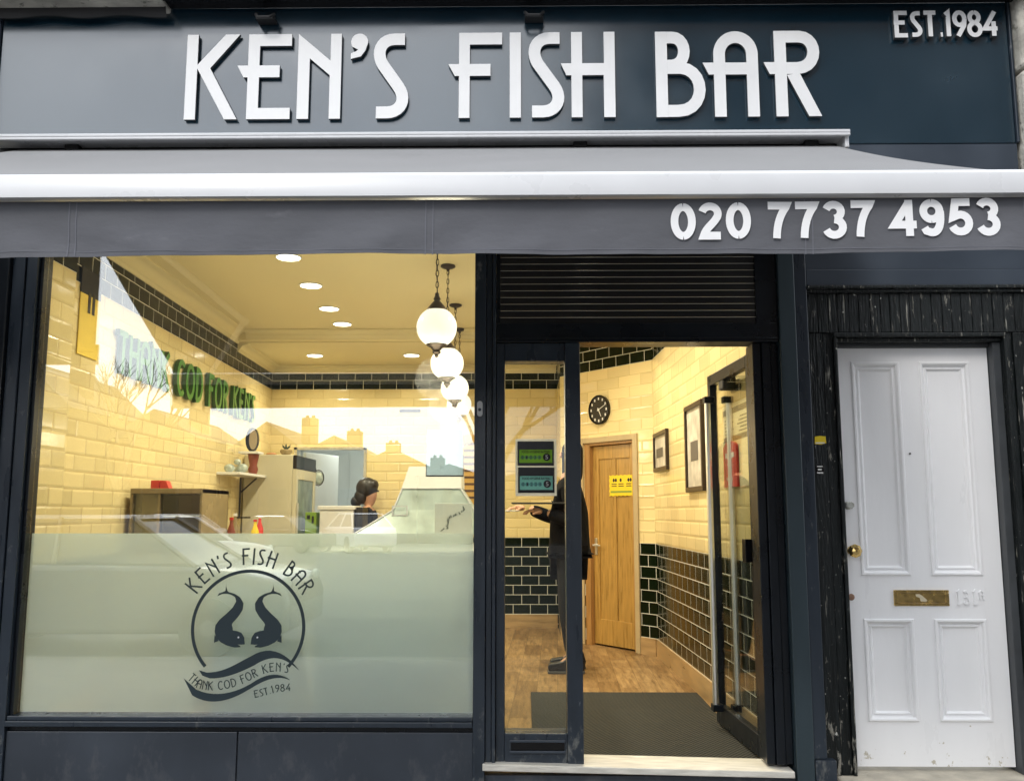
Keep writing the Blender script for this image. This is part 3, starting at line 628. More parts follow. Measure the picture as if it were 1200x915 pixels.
ph.build('phone_number', M['print_white'], aw)
for xa in (-2.4, .9):
    a = MB(); a.tube([(xa, 4.46, 3.15), (xa + .55, 3.45, 2.66)], .022, 10); a.tube([(xa + .55, 3.45, 2.66), (xa + .05, 2.70, 2.38)], .018, 10); a.sphere((xa + .55, 3.45, 2.66), .032, 12, 8); a.build('folding_arm', M['white_gloss'], aw, smooth=True)

# ================================================================== SHOPFRONT
sf = thing('shopfront', 'dark slate shopfront framing the big window, side panel, louvre and open doorway', 'shopfront', (-.2, 4.6, 0))
FR = M['frame']
MB().box(-2.898, -2.672, 4.53, 4.8, 0, 3.33).build('pilaster', M['frame_dark'], sf, bevel=.006)
j = MB(); j.box(-2.670, -2.607, 4.56, 4.7, 0, 3.33); j.box(-2.603, -2.548, 4.572, 4.7, 0, 3.33); j.box(-2.547, -2.528, 4.60, 4.69, .37, 3.33, 1); j.build('window_jamb', [FR, M['frame_dark']], sf, bevel=.003)
j = MB(); j.box(-2.546, -.256, 4.565, 4.68, .372, .398); j.box(-2.546, -.256, 4.58, 4.68, .3985, .419); j.build('window_sill', FR, sf, bevel=.003)
j = MB(); j.box(-2.546, -.256, 4.60, 4.70, 0, .33); j.box(-2.546, -1.409, 4.588, 4.5985, .005, .345); j.box(-1.402, -.256, 4.588, 4.5985, .005, .345)
j.build('stall_riser', M['riser'], sf, bevel=.002)
MB().box(-2.546, -.256, 4.605, 4.69, .331, .371).build('sill_rebate', M['frame_dark'], sf)
MB().box(-2.546, -.256, 4.58, 4.70, 2.95, 3.33).build('window_head', FR, sf)
j = MB(); j.box(-.254, -.196, 4.548, 4.72, 0, 3.33); j.box(-.194, -.165, 4.565, 4.72, .2, 3.33); j.box(-.163, -.146, 4.556, 4.72, .2, 3.33); j.build('mullion', FR, sf, bevel=.003)
pane = MB().box(-2.527, -.257, 4.640, 4.646, .42, 2.95).build('window_pane', M['glass'], sf)
tag(pane, 'large clear shop window pane reflecting the street')
film = MB().box(-2.522, -.262, 4.652, 4.6535, .425, 1.303).build('frosted_film', M['frost'], sf)
# --- roundel printed on the film's glass (outside face)
lg = MB(); YL0, YL1 = 4.6385, 4.6372; CX, CZ, RR = -1.389, .835, .288
pl = lambda a, b, d: (a, d, b)
a0, a1 = -42, 222
n = 60
for i in range(n):
    t0 = a0 + (a1 - a0) * i / n; t1 = a0 + (a1 - a0) * (i + 1) / n
    q = lambda t, r: (CX + r * math.cos(R(t)), CZ + r * math.sin(R(t)))
    lg.prism([q(t0, RR), q(t1, RR), q(t1, RR - .016), q(t0, RR - .016)], pl, YL0, YL1)
lg.build('logo_ring', M['logo'], film)
def band(top, bot, name='logo_wave'):
    mb = MB(); poly = [(CX + a, CZ + b) for a, b in top] + [(CX + a, CZ + b) for a, b in reversed(bot)]; mb.prism(poly, pl, YL0 - .0004, YL1 - .0004); return mb.build(name, M['logo'], film)
# crop units: 915 px = 200 src px; metres per crop px
U = .00427 * 200 / 915; OX, OZ = 455, 480
cp = lambda pts: [((a - OX) * U * 1.0, (OZ - b) * U * 1.0) for a, b in pts]
band(cp([(200, 700)] + bez((240, 712), (330, 715), (400, 665), (470, 630)) + bez((480, 625), (560, 575), (650, 590), (735, 697))), cp([(220, 728)] + bez((260, 742), (340, 745), (420, 712), (500, 672)) + bez((510, 665), (590, 620), (650, 625), (735, 699))))
band(cp([(120, 742)] + bez((190, 800), (290, 845), (400, 815), (470, 775)) + bez((480, 770), (570, 705), (640, 715), (688, 748))), cp([(122, 745)] + bez((170, 830), (270, 890), (380, 855), (470, 800)) + bez((480, 795), (570, 735), (640, 728), (688, 750))))
# two mirrored fish
fishL = [(330, 243), (328, 262), (335, 285), (345, 292), (375, 300), (405, 318), (425, 350), (422, 385), (400, 420), (372, 452), (366, 463), (372, 480), (372, 492), (395, 496), (420, 505), (436, 530), (440, 565), (420, 567), (402, 566), (416, 574), (418, 580), (385, 582), (345, 572), (310, 555), (285, 530), (275, 500), (278, 465), (300, 435), (335, 405), (368, 372), (385, 340), (378, 318), (355, 305), (330, 300), (305, 302), (281, 313), (290, 298), (310, 291), (324, 285), (326, 265)]
for mirror in (0, 1):
    f = MB(); pts = [((912 - a) if mirror else a, b) for a, b in fishL]
    poly = [(CX + a, CZ + b) for a, b in cp(pts)]
    f.prism(poly, pl, YL0, YL1)
    fin = [(360, 455), (380, 475), (372, 482), (366, 478)]; fin2 = [(276, 515), (274, 557), (300, 548)]
    for F_ in (fin2,): f.prism([(CX + a, CZ + b) for a, b in cp([((912 - a) if mirror else a, b) for a, b in F_])], pl, YL0 - .0003, YL1 - .0003)
    fo = f.build('fish_emblem', M['logo'], film)
    ex, ez = cp([((912 - 405) if mirror else 405, 529)])[0]
    e = MB(); e.lathe([(.0045, -.0004), (.0045, .0004)], (CX + ex, YL1 - .0006, CZ + ez), 'y', 12); e.build('eye', M['paper'], fo)
# curved wording
def arc_text(txt, r, a_start, a_end, h, w, cx, cz, flip=False, name='wording'):
    gaps = .13; tot = sum(LIGHT[c][1] + gaps for c in txt) - gaps; mb = MB(); x = 0
    for k, c in enumerate(txt):
        paths, adv = LIGHT[c]; mid = x + adv / 2; ang = R(a_start + (a_end - a_start) * mid / tot)
        for kk, pth in enumerate(paths):
            def f(a, b, d):
                lx = (a - adv / 2) * h; rr = r + b * h
                return (cx + rr * math.cos(ang) + lx * math.sin(ang), d, cz + rr * math.sin(ang) - lx * math.cos(ang))
            mb.prism(stroke_poly(pth, w), f, YL0, YL1 - .0001 * (kk % 3))
        if paths: mb.build('letter', M['logo'], film); mb = MB()
        x += adv + gaps
arc_text("KEN'S FISH BAR", .312, 148, 31, .083, .105, CX, CZ)
def path_text(txt, P, h, w, name='wording'):
    """text along a polyline P of (x,z)"""
    cum = [0]
    for a, b in zip(P, P[1:]): cum.append(cum[-1] + math.dist(a, b))
    def at(s):
        for i in range(len(P) - 1):
            if s <= cum[i + 1] or i == len(P) - 2:
                t = (s - cum[i]) / (cum[i + 1] - cum[i]); dx, dz = P[i + 1][0] - P[i][0], P[i + 1][1] - P[i][1]; l = math.hypot(dx, dz)
                return (P[i][0] + dx * t, P[i][1] + dz * t, dx / l, dz / l)
    gaps = .14; tot = sum(LIGHT[c][1] + gaps for c in txt) - gaps; k_ = cum[-1] / tot; mb = MB(); x = 0
    for c in txt:
        paths, adv = LIGHT[c]; px, pz, ux, uz = at((x + adv / 2) * k_)
        for kk, pth in enumerate(paths):
            mb.prism(stroke_poly(pth, w), lambda a, b, d: (px + (a - adv / 2) * k_ * ux - b * h * uz, d, pz + (a - adv / 2) * k_ * uz + b * h * ux), YL0, YL1 - .0001 * (kk % 3))
        if paths: mb.build('letter', M['logo'], film); mb = MB()
        x += adv + gaps
q = cp([(140, 748)] + bez((190, 790), (290, 825), (400, 790), (470, 755)) + bez((480, 750), (570, 700), (620, 697), (676, 716)))
path_text("THANK COD FOR KEN'S", [(CX + a, CZ + b) for a, b in q], .043, .10)
q = cp([(505, 842), (560, 830), (620, 812), (695, 805)]); path_text('EST.1984', [(CX + a, CZ + b) for a, b in q], .036, .1)

# --- narrow glazed panel left of the doorway
sp_ = MB(); sp_.box(-.144, -.101, 4.585, 4.70, .205, 2.272); sp_.box(.206, .284, 4.575, 4.70, .205, 2.272); sp_.box(-.1005, .2055, 4.582, 4.70, 2.178, 2.2715); sp_.box(-.1005, .2055, 4.582, 4.70, .205, .3445)
spo = sp_.build('side_panel', FR, sf, bevel=.003)
MB().box(-.100, .205, 4.640, 4.646, .345, 2.177).build('pane', M['glass_door'], spo)
ltr = MB(); ltr.box(-.075, .195, 4.570, 4.581, .255, .266); ltr.box(-.075, .195, 4.570, 4.581, .305, .316); ltr.box(-.07, .19, 4.576, 4.581, .267, .304, 1); ltr.build('vent_plate', [M['slate'], M['black_gloss']], spo, bevel=.002)
# header and louvre
h = MB(); h.box(-.144, 1.30, 4.57, 4.72, 2.274, 2.372); h.box(-.144, 1.30, 4.562, 4.569, 2.290, 2.296); h.build('door_header', M['frame_dark'], sf, bevel=.003)
lv = MB(); lv.box(-.144, -.125, 4.575, 4.70, 2.374, 3.32); lv.box(-.1245, 1.1915, 4.596, 4.70, 3.25, 3.32); lv.box(1.192, 1.30, 4.575, 4.70, 2.374, 3.32); lvo = lv.build('louvre_frame', M['frame_dark'], sf)
z = 2.3725
lvm = mat('louvre_aluminium', (.012, .012, .013), .22, spec=.6); lve = mat('louvre_edge_glint', (.5, .49, .45), .3)  # pale edge strips paint a highlight along each slat
while z < 2.80:
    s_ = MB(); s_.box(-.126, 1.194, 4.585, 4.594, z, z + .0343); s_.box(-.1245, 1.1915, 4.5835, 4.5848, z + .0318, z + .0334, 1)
    s_.build('slat', [lvm, lve], lvo); z += .0355
MB().box(-.123, 1.19, 4.60, 4.69, 2.835, 3.32).build('louvre_head', M['frame_dark'], sf)
# right-hand jambs
j = MB(); j.box(1.172, 1.215, 4.60, 4.74, .2, 2.2735); j.box(1.217, 1.262, 4.588, 4.74, .2, 2.2735); j.box(1.264, 1.300, 4.60, 4.74, .2, 2.2735); j.build('door_jamb', M['frame_dark'], sf, bevel=.004)
j = MB(); j.box(1.302, 1.388, 4.55, 4.79, .0, 3.33); j.build('pilaster', mat('green_grey_pilaster', (.026, .042, .052), .35, noise=.15, nscale=4, stretch=(2, 2, .4)), sf, bevel=.005)
j = MB(); j.box(1.3895, 1.453, 4.565, 4.79, .235, 3.33); j.box(1.3895, 1.49, 4.545, 4.79, .0, .233); j.build('pilaster_strip', FR, sf, bevel=.004)
th = MB(); th.prism([(-.205, .215), (1.285, .185), (1.285, .155), (-.205, .183)], lambda a, b, d: (a, d, b), 4.53, 4.76); tho = th.build('threshold', M['sill'], sf, bevel=.004)
MB().box(-.205, 1.30, 4.575, 4.62, 0, .152).build('step_riser', M['riser'], sf, bevel=.003)
# --- glazed door, opened inwards against the wall
dr = thing('tmp', None, None); bpy.data.objects.remove(dr)
H0 = Vector((1.215, 4.775)); H1 = Vector((1.165, 5.625)); du = (H1 - H0).normalized(); dn = Vector((-du.y, du.x)); LD = (H1 - H0).length
fd = MB(); fd.obox(H0, du, dn, 0, .065, -.022, .022, .175, 2.25); fd.obox(H0, du, dn, LD - .06, LD, -.022, .022, .175, 2.25); fd.obox(H0, du, dn, .0655, LD - .0605, -.022, .022, 2.185, 2.2495); fd.obox(H0, du, dn, .0655, LD - .0605, -.022, .022, .1755, .285)
door = fd.build('glass_door', M['frame_dark'], sf, bevel=.003)
g_ = MB(); g_.obox(H0, du, dn, .0655, LD - .0605, -.003, .003, .2855, 2.1845); g_.build('pane', M['glass_door'], door)
for sgn in (1, -1):
    hb = MB(); u_ = LD - .14 if sgn > 0 else LD - .17
    P = lambda z_: (H0.x + du.x * u_ + dn.x * sgn * .062, H0.y + du.y * u_ + dn.y * sgn * .062, z_)
    hb.tube([P(.30), P(2.08)], .018, 14); hbo = hb.build('pull_handle', M['steel'], door, smooth=True)
    for z_ in (.285, 2.085):
        bk = MB(); bk.obox(H0, du, dn, u_ - .03, u_ + .03, min(sgn * .024, sgn * .085), max(sgn * .024, sgn * .085), z_ - .02, z_ + .02)
        bk.build('handle_bracket', M['frame_dark'], hbo, bevel=.004)
cl = MB(); cl.obox(H0, du, dn, .04, .10, .024, .06, 1.15, 1.27); cl.build('lock_case', M['black_gloss'], door, bevel=.003)
# little white bell push on the mullion
be = MB(); be.prism(arc(-.226, 1.953, .0135, .0135, 0, 180, 8) + arc(-.226, 1.902, .0135, .0135, 180, 360, 8), lambda a, b, d: (a, d, b), 4.5475, 4.531)
bell = tag(be.build('bell_push', M['white_gloss'], bevel=.002), 'small white oval bell push on the dark mullion beside the window', 'bell push')
MB().lathe([(.008, -.003), (.008, .001)], (-.226, 4.5295, 1.922), 'y', 16).build('button', M['slate'], bell)

# hygiene rating cards
def sticker(cat_, label, x0, x1, z0, z1, col):
    s = thing('rating_sticker', label, 'sticker', (x0, 4.636, z0), 'rating stickers on the side panel glass')
    MB().box(x0, x1, 4.6345, 4.6385, z0, z1).build('card', M['black_gloss'], s, bevel=.001)
    w, hh = x1 - x0, z1 - z0
    c = MB().box(x0 + .05 * w, x1 - .05 * w, 4.6325, 4.6342, z0 + .12 * hh, z0 + .66 * hh).build('rating_band', M[col], s)
    t = MB(); font_mesh('FOOD HYGIENE RATING', .02, .0006, .0002, lambda a, b, d: (x0 + (.12 + .76 * a) * w, 4.6316 - d, z0 + (.52 + .09 * b) * hh), t); t.build('lettering', M['black'], s)
    for i in range(5):
        q = MB(); cx_ = x0 + (.14 + .115 * i) * w; q.lathe([(.0105, -.0004), (.0105, .0004)], (cx_, 4.6318, z0 + .34 * hh), 'y', 16); qo = q.build('number_disc', mat('disc_' + col, (.12, .36, .10) if col == 'lime' else (.12, .42, .36), .4), s)
        q = MB(); font_mesh(str(i), .02, .0004, 0, lambda a, b, d: (cx_ - .004 + .008 * a, 4.6311 - d, z0 + .34 * hh - .0065 + .013 * b), q); q.build('digit', M['black'], s)
    q = MB(); cx_ = x0 + .80 * w; q.lathe([(.019, -.0004), (.019, .0004)], (cx_, 4.6318, z0 + .35 * hh), 'y', 24); q.build('number_disc', M['black'], s)
    q = MB(); font_mesh('5', .03, .0004, .0004, lambda a, b, d: (cx_ - .007 + .014 * a, 4.6311 - d, z0 + .35 * hh - .011 + .022 * b), q); q.build('digit', M['paper'], s)
bk_ = tag(MB().box(-.047, .163, 4.6386, 4.6396, 1.492, 1.782).build('sticker_backing', M['backing']), 'white sheet on the side panel glass behind the two rating stickers', 'paper sheet')
sticker('', 'lime green and black food hygiene rating sticker, upper of the two', -.037, .150, 1.645, 1.770, 'lime')
sticker('', 'aqua green and black food hygiene rating sticker, lower of the two', -.034, .152, 1.507, 1.637, 'aqua')

# ================================================================== ENTRANCE TO THE RIGHT
en = thing('entrance_doorway', 'peeling black timber doorway with a white four panel front door', 'doorway', (2.0, 4.68, .15))
MB().box(1.455, 2.666, 4.575, 4.66, 2.652, 3.175).build('head_panel', M['slate'], en, bevel=.002)
MB().box(1.455, 2.666, 4.568, 4.66, 2.568, 2.650).build('head_panel', M['slate'], en, bevel=.002)
m_ = MB(); m_.box(1.455, 2.75, 4.555, 4.66, 2.548, 2.566); m_.box(1.455, 2.75, 4.57, 4.66, 2.530, 2.546); m_.build('top_moulding', M['peel'], en, bevel=.004)
xx = 1.458
while xx < 2.66:
    w_ = .054 + random.uniform(-.006, .006); b_ = MB(); b_.box(xx, xx + w_ - .003, 4.590 + random.uniform(-.0015, .0015), 4.66, 2.325, 2.529); b_.build('head_board', M['peel'], en, bevel=.003); xx += w_
jb = MB(); jb.box(1.458, 1.530, 4.595, 4.80, .15, 2.324); jb.box(1.532, 1.585, 4.602, 4.80, .15, 2.324); jb.box(1.586, 1.605, 4.590, 4.80, .15, 2.300); jb.build('jamb', M['peel'], en, bevel=.004)
jb = MB(); jb.box(2.452, 2.468, 4.585, 4.80, .15, 2.300); jb.box(2.470, 2.50, 4.60, 4.80, .15, 2.324); jb.box(2.502, 2.56, 4.592, 4.80, .15, 2.324); jb.box(2.562, 2.666, 4.60, 4.80, .15, 2.324); jb.build('jamb', M['peel'], en, bevel=.004)
jb = MB(); jb.box(1.586, 2.468, 4.585, 4.80, 2.301, 2.323); jb.box(1.606, 2.451, 4.61, 4.80, 2.280, 2.2995); jb.build('door_lintel', M['peel'], en, bevel=.004)
rv = MB(); rv.box(2.412, 2.450, 4.625, 4.80, .15, 2.279); rv.box(1.606, 1.622, 4.64, 4.80, .15, 2.279); rv.box(1.623, 2.411, 4.66, 4.80, 2.262, 2.279); rv.build('reveal', M['reveal'], en, bevel=.002)
DX0, DX1, DZ0, DZ1, DY = 1.625, 2.408, .172, 2.258, 4.68
XS = [DX0, 1.700, 1.950, 2.052, 2.312, DX1]; ZS = [DZ0, .385, .880, 1.094, 2.186, DZ1]
dm = MB()
for a in range(5):
    for b in range(5):
        if a in (1, 3) and b in (1, 3): continue
        pass
dm.box(XS[0], XS[1], DY, 4.725, DZ0, DZ1); dm.box(XS[2], XS[3], DY + .0004, 4.725, ZS[1], ZS[4]); dm.box(XS[4], XS[5], DY, 4.725, DZ0, DZ1)
for (c0, c1) in ((1, 2), (3, 4)):
    for zz0, zz1 in ((DZ0, .385), (.880, 1.094), (2.186, DZ1)): dm.box(XS[c0], XS[c1], DY + .0006, 4.725, zz0, zz1)
for zz0, zz1 in ((DZ0, .385), (2.186, DZ1)): dm.box(XS[2], XS[3], DY + .0006, 4.725, zz0, zz1)
fdoor = dm.build('door', M['door_white'], en); fdoor['label'] = 'white painted four panel front door'
def panel(x0, x1, z0, z1):
    rings = [(0, 0), (0, -.004), (.004, -.007), (.012, -.007), (.018, -.002), (.022, .010), (.030, .013), (.034, .006), (.038, .006), (.046, .016), (.050, .017)]
    mb = MB(); vs = []
    for i, dy in rings: vs += [(x0 + i, DY + dy, z0 + i), (x1 - i, DY + dy, z0 + i), (x1 - i, DY + dy, z1 - i), (x0 + i, DY + dy, z1 - i)]
    fs = [(r * 4 + k_, r * 4 + (k_ + 1) % 4, r * 4 + 4 + (k_ + 1) % 4, r * 4 + 4 + k_) for r in range(len(rings) - 1) for k_ in range(4)]
    L = (len(rings) - 1) * 4; fs.append((L, L + 1, L + 2, L + 3)); mb.add(vs, fs); mb.build('panel', M['door_white'], fdoor)
for c0, c1 in ((1, 2), (3, 4)): panel(XS[c0], XS[c1], ZS[1], ZS[2]); panel(XS[c0], XS[c1], ZS[3], ZS[4])
lp = MB(); lp.box(1.856, 2.133, DY - .006, DY - .0002, .944, .958); lp.box(1.856, 2.133, DY - .006, DY - .0002, 1.008, 1.022); lp.box(1.856, 1.876, DY - .006, DY - .0002, .9585, 1.0075); lp.box(2.113, 2.133, DY - .006, DY - .0002, .9585, 1.0075)
lpo = lp.build('letter_plate', M['brass'], fdoor, bevel=.002); MB().box(1.8765, 2.1125, DY - .003, DY - .0003, .959, 1.007).build('flap', M['brass'], lpo, bevel=.001)
MB().prism([(1.965, 1.001), (1.985, 1.003), (1.998, .995), (2.022, .972), (2.018, .965), (1.99, .966), (1.985, .984), (1.968, .990)], pl, DY - .0045, DY - .0032).build('torn_sticker', mat('torn_paper', (.6, .52, .36), .8), lpo)
kn = MB(); kn.lathe([(.022, 0), (.022, -.008), (.012, -.010), (.012, -.035), (.022, -.040), (.034, -.052), (.034, -.062), (.020, -.074), (.006, -.078)], (1.655, DY, 1.218), 'y', 8); kn.build('knob', M['brass'], fdoor)
lk = MB(); lk.lathe([(.020, 0), (.020, -.012), (.016, -.018), (.012, -.020)], (1.648, DY, 1.444), 'y', 20); lk.prism([(0, -.006), (.03, -.012), (.045, -.004), (.045, .004), (.03, .010), (0, .006)], lambda a, b, d: (1.637 + a * .7, DY - .02 - a * .3 + d, 1.446 + b * 1.6), -.006, 0); lk.build('night_latch', M['old_steel'], fdoor, smooth=True)
lk = MB(); lk.lathe([(.0165, 0), (.0165, -.004), (.012, -.006)], (1.644, DY, .987), 'y', 20); kh = lk.build('keyhole_cover', mat('aged_copper', (.32, .20, .14), .45, metal=.8), fdoor, smooth=True)
MB().lathe([(.005, 0), (.005, -.004)], (1.98, DY - .0001, 1.708), 'y', 14).build('spyhole', M['black'], fdoor)
for c, x_, sc_ in (('1', 2.172, .068), ('3', 2.205, .068), ('1', 2.252, .068), ('A', 2.284, .044)):
    nm = MB(); zb = .952 if c != 'A' else .976
    pp = list(LIGHT[c][0]) + ([[(.02, .04), (.27, .04)], [(.06, .96), (.2, .96)]] if c == '1' else [])
    for i, pth in enumerate(pp): nm.prism(stroke_poly(pth, .15), lambda a, b, d: (x_ + a * sc_, d, zb + b * sc_), DY - .0075 - i * .0004, DY)
    nm.build('house_number', M['door_white'], fdoor)
st = MB().box(1.50, 2.60, 4.30, 4.80, -.0, .149).build('door_step', M['step'], bevel=.012); tag(st, 'pale worn stone step below the white front door', 'step')
s1 = thing('yellow_sticker', 'torn yellow sticker on the black timber door frame', 'sticker', (1.49, 4.594, 1.77)); mb = MB(); mb.prism([(1.468, 1.752), (1.500, 1.749), (1.526, 1.756), (1.524, 1.790), (1.496, 1.793), (1.470, 1.789)], pl, 4.5945, 4.593); mb.build('label_face', M['yellow'], s1)
MB().box(1.472, 1.518, 4.5922, 4.5928, 1.754, 1.760).build('print_line', M['paper'], s1)
s2 = thing('worn_sticker', 'small worn black and white sticker below the yellow sticker on the door frame', 'sticker', (1.49, 4.594, 1.62)); MB().box(1.470, 1.507, 4.593, 4.5945, 1.600, 1.645).build('label_face', M['black_gloss'], s2); mb = MB(); mb.box(1.473, 1.504, 4.592, 4.5928, 1.603, 1.610); mb.box(1.474, 1.502, 4.592, 4.5928, 1.636, 1.641); mb.box(1.478, 1.497, 4.592, 4.5928, 1.619, 1.627); mb.build('print_line', M['paper'], s2)

# ================================================================== INTERIOR FITTINGS
# oak door in the angled wall
od = thing('oak_door', 'varnished oak door with yellow notice in the angled tiled wall', 'door', (*A(.55), .15))
f = MB()
f.obox(P1, DU, DN, .200, .258, -.0, .018, .15, 2.135); f.obox(P1, DU, DN, .952, 1.00, 0, .018, .15, 2.135); f.obox(P1, DU, DN, .2585, .9515, 0, .018, 2.082, 2.135); f.build('architrave', M['trim'], od, bevel=.003)
f = MB(); f.obox(P1, DU, DN, .262, .284, -.11, -.002, .15, 2.078); f.obox(P1, DU, DN, .872, .948, -.11, -.002, .15, 2.078); f.obox(P1, DU, DN, .2845, .8715, -.11, -.002, 2.055, 2.078); f.build('frame', M['oak_dark'], od, bevel=.002)
lf = MB(); lf.obox(P1, DU, DN, .286, .36, -.085, -.045, .165, 2.05); lf.obox(P1, DU, DN, .79, .87, -.085, -.045, .165, 2.05)
for z0, z1 in ((.165, .40), (1.92, 2.05)): lf.obox(P1, DU, DN, .3605, .7895, -.085, -.045, z0, z1)
lf.obox(P1, DU, DN, .55, .60, -.085, -.0455, .4005, 1.9195)
lfo = lf.build('door_leaf', M['oak'], od, bevel=.004)
pn = MB(); pn.obox(P1, DU, DN, .3605, .549, -.08, -.056, .4005, 1.9195); pn.obox(P1, DU, DN, .601, .7895, -.08, -.056, .4005, 1.9195); pn.build('panel', M['oak'], lfo)
hd = MB(); hd.obox(P1, DU, DN, .815, .85, -.044, -.036, 1.00, 1.16); hd.obox(P1, DU, DN, .74, .84, -.012, .002, 1.085, 1.102); hd.obox(P1, DU, DN, .825, .842, -.036, .0, 1.085, 1.102); hd.build('handle', M['steel'], lfo, bevel=.003)
nt_ = thing('yellow_notice', 'small yellow notice with wavy edges stuck on the oak door', 'notice', (*A(.47), 1.56))
def An(u, z_, n): q = P1 + DU * u + DN * n; return (q.x, q.y, z_)
poly = []
u0, u1, z0, z1 = .315, .640, 1.560, 1.762; k_ = 12
for i in range(k_): poly.append((u0 + (u1 - u0) * i / k_, z0 + (.008 if i % 2 else 0)))
for i in range(8): poly.append((u1 - (.008 if i % 2 else 0), z0 + (z1 - z0) * i / 8))
for i in range(k_): poly.append((u1 - (u1 - u0) * i / k_, z1 - (.008 if i % 2 else 0)))
for i in range(8): poly.append((u0 + (.008 if i % 2 else 0), z1 - (z1 - z0) * i / 8))
MB().prism(poly, lambda a, b, d: An(a, b, d), -.0445, -.0425).build('card', M['yellow'], nt_)
ic = MB()
for i, (ux) in enumerate((.575, .48, .375)):
    for j_ in range(2 if i != 1 else 1):
        uu = ux - j_ * .03; ic.prism([(uu + .014 * math.cos(t * PI / 6), 1.712 + .018 * math.sin(t * PI / 6)) for t in range(12)] , lambda a, b, d: An(a, b, d), -.0423, -.0415)
    for zz in (1.672, 1.652): ic.obox(P1, DU, DN, ux - .04, ux + .03, -.0423, -.0415, zz, zz + .008)
ic.build('printed_symbols', M['black'], nt_); MB().obox(P1, DU, DN, .335, .62, -.0423, -.0415, 1.592, 1.612).build('text_strip', mat('notice_strip', (.25, .33, .05), .5), nt_)

# clock on the angled wall
ck = thing('wall_clock', 'round black wall clock with white hands above the oak door', 'clock', (*A(.70), 2.25))
cc = P1 + DU * .70; CZc = 2.398
def disc(r, n0, n1, seg=40, u=0, v=0): return [(u + r * math.cos(2 * PI * i / seg), v + r * math.sin(2 * PI * i / seg)) for i in range(seg)]
Cf = lambda a, b, d: (cc.x + DU.x * a + DN.x * d, cc.y + DU.y * a + DN.y * d, CZc + b)
MB().prism(disc(.140, 0, 0), Cf, 0, .026).build('dial', mat('clock_face', (.012, .010, .008), .35), ck)
rm = MB(); pts = [Cf(.136 * math.cos(t * PI / 20), .136 * math.sin(t * PI / 20), .028) for t in range(41)]; rm.tube(pts, .009, 8); rm.build('rim', M['black_gloss'], ck, smooth=True)
hn = MB()
for ang, L_, w_ in ((-62, .075, .010), (24, .105, .007)):
    ca, sa = math.cos(R(ang)), math.sin(R(ang)); q = [(-.02, -w_ / 2), (L_, -w_ / 3), (L_, w_ / 3), (-.02, w_ / 2)]
    hn.prism([(-(a * ca - b * sa), a * sa + b * ca) for a, b in q], Cf, .0275 + w_ / 10, .030 + w_ / 10)
hn.prism(disc(.012, 0, 0, 14), Cf, .0275, .033); hn.build('hand', M['paper'], ck)
nu = MB()
for i in range(12):
    t = R(90 - 30 * i); nu.prism([(-(.108 * math.cos(t)) + a, .108 * math.sin(t) + b) for a, b in ((-.008, -.012), (.008, -.012), (.008, .012), (-.008, .012))], Cf, .0262, .0272)
nu.build('numeral', M['paper'], ck)

# framed pictures and fittings on the right-hand wall
RW = Vector((1.172, 8.232))
def rpoint(u, n, z_): return (RW.x + ru.x * u + rn.x * n, RW.y + ru.y * u + rn.y * n, z_)
def picture(label, ya, yb, z0, z1, prints):
    ua, ub = (8.232 - yb), (8.232 - ya)
    t = thing('framed_picture', label, 'picture', rpoint((ua + ub) / 2, 0, z0), 'framed pictures on the tiled wall')
    f = MB(); w = .035
    f.obox(RW, ru, rn, ua, ub, .001, .028, z0, z0 + w); f.obox(RW, ru, rn, ua, ub, .001, .028, z1 - w, z1); f.obox(RW, ru, rn, ua, ua + w, .001, .028, z0 + w, z1 - w); f.obox(RW, ru, rn, ub - w, ub, .001, .028, z0 + w, z1 - w)
    f.build('frame', mat('dark_wood_frame', (.03, .018, .012), .35), t, bevel=.003)
    MB().obox(RW, ru, rn, ua + w, ub - w, .001, .012, z0 + w, z1 - w).build('mount', M['pict_print'], t)
    for (a, b, c, d_) in prints: MB().obox(RW, ru, rn, ua + a, ua + b, .0125, .014, z0 + c, z0 + d_).build('print', M['pict_dark'], t)
picture('small dark framed picture nearest the corner on the right wall', 7.50, 8.12, 1.76, 2.10, [(.1, .4, .12, .2)])
picture('larger dark framed picture with pale mount beside the open door', 6.20, 6.76, 1.555, 2.185, [(.15, .38, .22, .36)])
mb_ = thing('menu_board', 'white price list on the right wall seen through the open glass door', 'menu', rpoint(2.9, 0, 1.85))
MB().obox(RW, ru, rn, 2.55, 3.22, .001, .006, 1.56, 2.06).build('sheet', mat('aged_menu_paper', (.62, .56, .36), .6), mb_)
tx = MB(); tx.obox(RW, ru, rn, 2.56, 3.21, .0065, .0075, 2.00, 2.035); tx.obox(RW, ru, rn, 2.56, 3.21, .0065, .0075, 1.835, 1.865)
for i in range(6): tx.obox(RW, ru, rn, 2.95 - .03 * (i % 3), 3.16, .0065, .0075, 1.965 - i * .021, 1.972 - i * .021); tx.obox(RW, ru, rn, 2.60, 2.78 + .02 * (i % 2), .0065, .0075, 1.965 - i * .021, 1.972 - i * .021)
tx.build('print', M['black'], mb_)
rb = thing('red_sign', 'small red rounded sign on the tiled wall behind the open glass door', 'sign', rpoint(2.75, 0, 1.6))
q = [(2.60, 1.56), (2.90, 1.56), (2.90, 1.79)] + [(2.75 + .15 * math.cos(R(t)), 1.79 + .045 * math.sin(R(t))) for t in range(15, 180, 15)] + [(2.60, 1.79)]
MB().prism(q, lambda a, b, d: rpoint(a, d, b), .008, .022).build('board', M['red'], rb)
t = MB(); t.obox(RW, ru, rn, 2.65, 2.85, .0225, .0235, 1.735, 1.765); t.obox(RW, ru, rn, 2.68, 2.80, .0225, .0235, 1.69, 1.70); t.obox(RW, ru, rn, 2.67, 2.80, .0225, .0235, 1.60, 1.62); t.build('print', M['paper'], rb)
